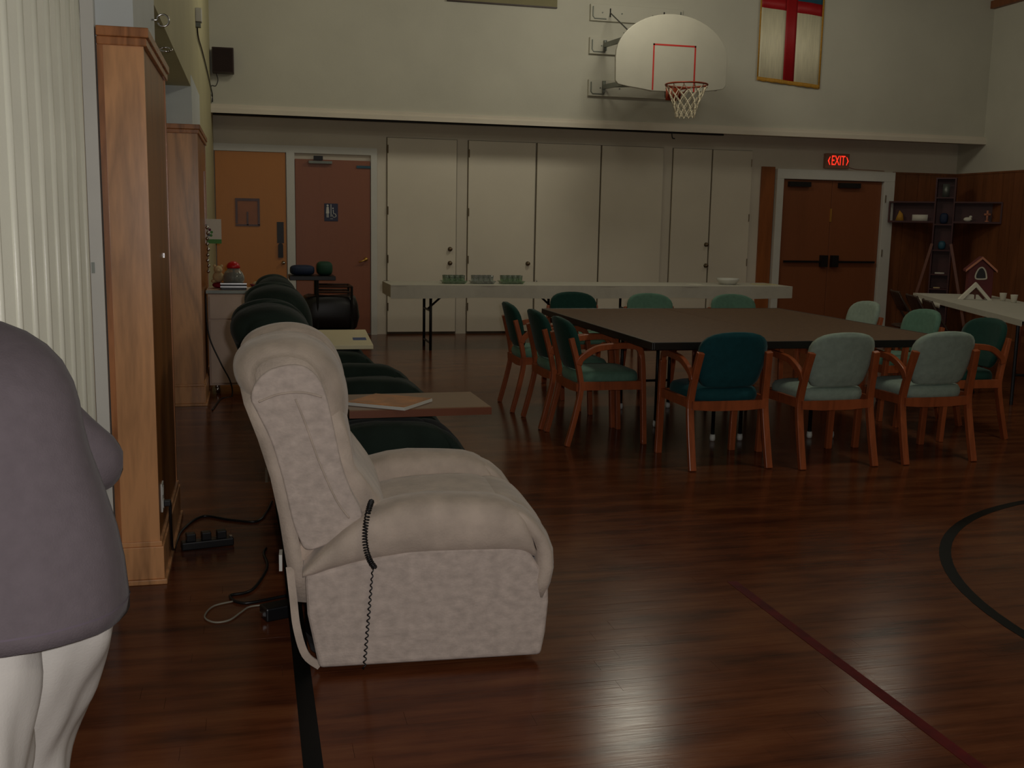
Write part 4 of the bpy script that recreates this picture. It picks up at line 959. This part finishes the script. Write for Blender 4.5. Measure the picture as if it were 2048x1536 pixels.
# ================================================================== CORNER BY THE EXIT: SHELF CROSS, BIRDHOUSE TABLE
t = thing('shelf_cross', 'tall maroon cross-shaped shelf standing across the panelled corner', 'shelf', (9.24, 12.74, 0), R(-40))
b = B(); box(b, -0.13, -0.11, -0.09, 0.09, 0.05, 2.12); box(b, 0.11, 0.13, -0.09, 0.09, 0.05, 2.12); box(b, -0.13, 0.13, 0.075, 0.09, 0.05, 2.12); box(b, -0.13, 0.13, -0.09, 0.09, 2.12, 2.14); obj('upright', b, m_crossred, t)
for s in (-1, 1):
    x0, x1 = (0.13, 0.72) if s > 0 else (-0.72, -0.13)
    b = B(); box(b, x0, x1, -0.09, 0.09, 1.80, 1.82); box(b, x0, x1, -0.09, 0.09, 1.53, 1.555); box(b, x0, x1, 0.075, 0.09, 1.555, 1.80)
    xe = 0.70*s; box(b, min(xe, xe+0.02*s), max(xe, xe+0.02*s), -0.09, 0.09, 1.555, 1.80); obj('cross_arm', b, m_crossred, t)
for z in (0.05, 0.40, 0.62, 0.82, 1.15, 1.5, 1.86): bx('shelf_board', m_crossred, -0.11, 0.11, -0.085, 0.075, z, z+0.018, t)
for s in (-1, 1):
    b = B(); tube(b, [(s*0.40, -0.10, 0.0), (s*0.12, -0.10, 1.25)], 0.02, 4, sq=(0.018, 0.014)); obj('stand_leg', b, m_redwood, t)
bx('foot_board', m_crossred, -0.25, 0.25, -0.09, 0.09, 0.0, 0.05, t)
ca, sa = math.cos(R(-40)), math.sin(R(-40))
def onx(x, y): return (9.24+x*ca-y*sa, 12.74+x*sa+y*ca)
def trinket(name, lab, cat, x, z, builder):
    b = B(); m_ = builder(b); o = tag(obj(name, b, m_, None, True), lab, cat); px, py = onx(x, -0.01); o.location = (px, py, z); o.rotation_euler = (0, 0, R(-40)); return o
def f1(b): prism(b, [(-0.06, 0), (0.05, 0), (0.035, 0.09), (-0.01, 0.14), (-0.04, 0.06)], -0.02, 0.02); return m_gold
def f2(b): box(b, -0.10, 0.10, -0.008, 0.008, 0, 0.085); return m_paper
def f3(b): superell(b, (0, 0, 0.075), (0.055, 0.045, 0.075), 0.7, 14, 8); return m_bluebag
def f4(b): superell(b, (0, 0, 0.03), (0.055, 0.03, 0.03), 1, 14, 8); superell(b, (0.035, 0, 0.062), (0.022, 0.02, 0.02), 1, 10, 8); return m_paper
def f5(b): box(b, -0.012, 0.012, -0.012, 0.012, 0, 0.15); box(b, -0.04, 0.04, -0.012, 0.012, 0.085, 0.11); box(b, -0.025, 0.025, -0.02, 0.02, 0, 0.012); return m_peach
def f6(b): superell(b, (0, 0, 0.06), (0.05, 0.045, 0.06), 0.8, 14, 8); return m_blue_fab
def f7(b): box(b, -0.045, 0.045, -0.006, 0.006, 0, 0.18); return m_steel
def f8(b): box(b, -0.06, 0.06, -0.05, 0.05, 0, 0.018); return m_paper
def f9(b): box(b, -0.045, 0.04, -0.05, 0.05, 0, 0.015); return m_cream
for a in (('gold_figurine', 'small gold figurine at outer end of the cross shelf arm', 'figurine', -0.57, 1.555, f1), ('white_plaque', 'small white plaque standing on the cross shelf arm', 'plaque', -0.31, 1.555, f2),
          ('blue_pouch', 'blue pouch at the crossing of the cross shelf', 'pouch', 0.0, 1.518, f3), ('white_bird', 'small white bird figurine on the cross shelf arm', 'figurine', 0.30, 1.555, f4),
          ('peach_cross', 'little peach-coloured cross on the cross shelf arm', 'ornament', 0.54, 1.555, f5), ('blue_jar', 'blue jar on the upright below the crossing', 'jar', 0.0, 1.168, f6),
          ('metal_frame', 'thin grey frame on the top compartment of the cross shelf', 'frame', 0.0, 1.878, f7), ('white_book', 'white book lying on a low compartment of the cross shelf', 'book', 0.0, 0.838, f8), ('cream_book', 'cream booklet on the lowest stocked compartment', 'book', -0.02, 0.638, f9)):
    trinket(*a)
rz = math.atan2(0.359, 0.933)
th = -math.atan2(0.359, 0.933)
t = thing('craft_table', 'long folding table with white paper cover holding the red birdhouse', 'table', (7.12, 10.22, 0), th)
# local: x across (0..0.76), y negative toward the viewer
bx('tabletop', m_foldbrown, 0.0, 0.76, -3.4, 0.0, 0.70, 0.728, t)
for y in (-0.35, -3.0):
    for x in (0.10, 0.66):
        b = B(); tube(b, [(x, y, 0.70), (x, y, 0.0)], 0.015, 8); obj('leg', b, m_black_metal, t)
    b = B(); tube(b, [(0.10, y, 0.25), (0.66, y, 0.25)], 0.011, 8); obj('brace', b, m_black_metal, t)
t2 = thing('paper_cover', 'white paper cover on the birdhouse table, edge hanging loose', 'tablecloth', (7.12, 10.22, 0.7295), th)
b = B(); box(b, -0.012, 0.772, -3.41, 0.012, 0.0, 0.010); box(b, -0.016, -0.012, -3.41, 0.012, -0.04, 0.010); obj('sheet', b, m_cloth, t2)
b = B(); rings = []
for k in range(25):
    y = -0.12-k*0.04; d = 0.055+0.012*math.sin(k*0.5); rings.append([(-0.018, y, -0.03), (-0.026-0.006*math.sin(k*0.7), y, -0.03-d), (-0.022-0.006*math.sin(k*0.7), y, -0.03-d), (-0.015, y, -0.03)])
loft(b, rings); obj('loose_edge', b, m_cloth, t2, True)
tt = 0.7405
def onT(x, y): return (7.12+x*math.cos(th)-y*math.sin(th), 10.22+x*math.sin(th)+y*math.cos(th))
px, py = onT(0.50, -0.55)
t = thing('birdhouse', 'barn-red birdhouse with peach roof edge and white-ringed hole', 'birdhouse', (px, py, tt), R(-30))
poly = [(-0.12, 0.0), (0.12, 0.0), (0.12, 0.29), (0.0, 0.40), (-0.12, 0.29)]
b = B(); prism(b, poly, -0.09, 0.09); obj('house_body', b, m_birdred, t, bevel=0.003)
for s in (-1, 1):
    b = B(); prism(b, [(0.0, 0.405), (s*0.15, 0.270), (s*0.15, 0.290), (0.0, 0.428)], -0.12, 0.11); rf = obj('roof_panel', b, m_birdred, t)
    b = B(); prism(b, [(0.0, 0.402), (s*0.152, 0.266), (s*0.152, 0.291), (0.0, 0.429)], -0.126, -0.12); obj('roof_edge', b, m_peach, rf)
b = B(); tube(b, smooth_path([(-0.045, -0.092, 0.20), (-0.05, -0.092, 0.24), (-0.025, -0.092, 0.30), (0.01, -0.092, 0.315), (0.04, -0.092, 0.28), (0.055, -0.092, 0.22), (0.05, -0.092, 0.20), (0.0, -0.092, 0.195)], 4, True), 0.008, 6, True); obj('hole_ring', b, m_paper, t, True)
b = B(); prism(b, [(p.x, p.y) for p in smooth_path([(-0.04, 0.20, 0), (-0.045, 0.24, 0), (-0.022, 0.295, 0), (0.01, 0.308, 0), (0.035, 0.28, 0), (0.05, 0.22, 0), (0.045, 0.203, 0), (0.0, 0.20, 0)], 3, True)], -0.0915, -0.09); obj('entry_hole', b, m_black, t)
px, py = onT(0.36, -0.92)
t = thing('tent_card', 'white folded A-shaped card with brown print in front of birdhouse', 'card', (px, py, tt), R(-30))
b = B()
for s in (-1, 1): prism(b, [(0.0, 0.175), (s*0.155, 0.0), (s*0.115, 0.0), (0.0, 0.128)], -0.05, 0.05)
obj('folded_card', b, m_paper, t)
b = B(); prism(b, [(-0.10, 0.0), (0.10, 0.0), (0.0, 0.12)], 0.0, 0.004); bk = obj('back_card', b, m_paper, t)
b = B(); prism(b, [(0.0, 0.12), (-0.068, 0.052), (-0.02, 0.052), (-0.006, 0.045), (-0.006, 0.005), (0.008, 0.005), (0.008, 0.05), (0.03, 0.05), (0.075, 0.004), (0.098, 0.004)], -0.002, 0.0); obj('brown_print', b, m_brownroof, bk)
for i, (u, v, lab) in enumerate(((0.60, -1.02, 'white paper cup by the birdhouse, nearer the birdhouse'), (0.62, -1.28, 'white paper cup on the birdhouse table, nearer the viewer'))):
    px, py = onT(u, v)
    b = B(); lathe(b, [(0.0, 0.0), (0.024, 0.0), (0.034, 0.075), (0.036, 0.078), (0.033, 0.078), (0.023, 0.005), (0.0, 0.004)], 16); o = tag(obj('paper_cup', b, m_paper, None, True), lab, 'cup', 'paper cups on the craft table'); o.location = (px, py, tt)
px, py = onT(1.18, -0.85)
dup(ch0, (px, py, 0), th+R(90), 'green arm chair on far side of the birdhouse table', {'backrest': m_seaf, 'seat': m_seaf})
def fold_chair(loc, rz, label):
    t = thing('folding_chair', label, 'chair', loc, rz, 'dark folding chairs at the birdhouse table')
    for s in (-1, 1):
        b = B(); tube(b, smooth_path([(s*0.21, 0.24, 0.0), (s*0.21, 0.05, 0.42), (s*0.20, -0.12, 0.70), (s*0.17, -0.17, 0.80)], 4), 0.012, 8); obj('front_leg', b, m_foldbrown, t, True)
        b = B(); tube(b, [(s*0.225, -0.24, 0.0), (s*0.222, 0.10, 0.43)], 0.012, 8); obj('rear_leg', b, m_foldbrown, t, True)
    b = B(); superell(b, (0, 0.04, 0.44), (0.205, 0.20, 0.016), 0.5, 24, 8); obj('seat', b, m_foldbrown, t, True)
    b = B(); rings = []
    for z, h in ((0.60, 0.19), (0.66, 0.195), (0.74, 0.185), (0.79, 0.165), (0.805, 0.13)):
        yy = -0.075-(z-0.6)*0.45
        rings.append([(h*(-1+2*k/10), yy-0.02*(1-(-1+2*k/10)**2), z) for k in range(11)] + [(h*(1-2*k/10), yy-0.012-0.02*(1-(1-2*k/10)**2), z) for k in range(11)])
    loft(b, rings); obj('backrest', b, m_foldbrown, t, True)
    b = B(); tube(b, [(-0.21, 0.17, 0.18), (0.21, 0.17, 0.18)], 0.009, 6); tube(b, [(-0.222, -0.1, 0.18), (0.222, -0.1, 0.18)], 0.009, 6); obj('stretcher', b, m_foldbrown, t)
    return t
px, py = onT(-0.22, -0.75); fc0 = fold_chair((px, py, 0), th-R(90), 'dark folding chair at the birdhouse table, farthest from the viewer')
px, py = onT(-0.22, -1.45); dup(fc0, (px, py, 0), th-R(88), 'dark folding chair at the birdhouse table, middle one')
px, py = onT(-0.26, -2.2); dup(fc0, (px, py, 0), th-R(92), 'dark folding chair at the birdhouse table, nearest the viewer')

# ================================================================== CORDS AND SMALL THINGS ON THE LEFT
t = thing('wall_outlet', 'white outlet plate low on the side of the nearer pillar', 'outlet', (-0.367, 4.29, 0.25))
bx('plate', m_white, 0.0, 0.006, 0.0, 0.07, 0.0, 0.115, t, 0.002); bx('socket', m_white, 0.006, 0.008, 0.018, 0.052, 0.015, 0.045, t); bx('socket', m_white, 0.006, 0.008, 0.018, 0.052, 0.068, 0.10, t)
bx('plug', m_black, 0.008, 0.035, 0.022, 0.048, 0.018, 0.042, t, 0.003)
def cord(name, pts, r, m_, lab):
    b = B(); tube(b, smooth_path(pts, 8), r, 6); return tag(obj(name, b, m_, None, True), lab, 'cable')
cord('black_cable', [(-0.335, 4.325, 0.28), (-0.338, 4.36, 0.15), (-0.345, 4.55, 0.012), (-0.33, 4.85, 0.006), (-0.25, 5.08, 0.006), (-0.12, 5.0, 0.006), (0.0, 4.95, 0.006), (0.05, 5.1, 0.006), (0.08, 5.3, 0.006)], 0.006, m_black, 'black cord running from the pillar outlet across the floor')
cord('black_cable', [(0.04, 4.52, 0.006), (0.03, 4.44, 0.006), (0.04, 4.25, 0.006), (-0.02, 4.0, 0.006), (-0.1, 3.95, 0.006), (-0.05, 3.86, 0.006), (0.08, 3.9, 0.006), (0.20, 3.95, 0.006)], 0.006, m_black, 'black cord looping on the floor behind the beige recliner')
cord('pale_cable', [(0.02, 3.83, 0.005), (-0.03, 3.82, 0.005), (-0.06, 3.77, 0.005), (-0.10, 3.70, 0.005), (-0.15, 3.69, 0.005), (-0.185, 3.75, 0.005), (-0.16, 3.85, 0.005), (-0.09, 3.89, 0.005)], 0.0035, mat('pale_cord', (150, 145, 130), 0.5), 'thin pale cord looped on the floor left of the beige recliner')
t = thing('power_strip', 'black power strip on the floor beside the pillar base', 'power strip', (-0.31, 4.56, 0), R(12))
bx('case', m_black, 0.0, 0.22, 0.0, 0.05, 0.0, 0.035, t, 0.005)
for k in range(3): bx('adaptor', m_black, 0.02+k*0.065, 0.06+k*0.065, 0.005, 0.045, 0.035, 0.07, t, 0.004)
bx('switch', m_chrome, 0.205, 0.216, 0.015, 0.035, 0.035, 0.04, t)
t = thing('lift_motor', 'dark lift mechanism plug behind the beige recliner', 'power supply', (0.03, 3.66, 0), R(20))
bx('case', m_black, 0.0, 0.12, 0.0, 0.07, 0.0, 0.05, t, 0.006); bx('metal_tip', m_chrome, -0.012, 0.0, 0.02, 0.04, 0.018, 0.032, t)
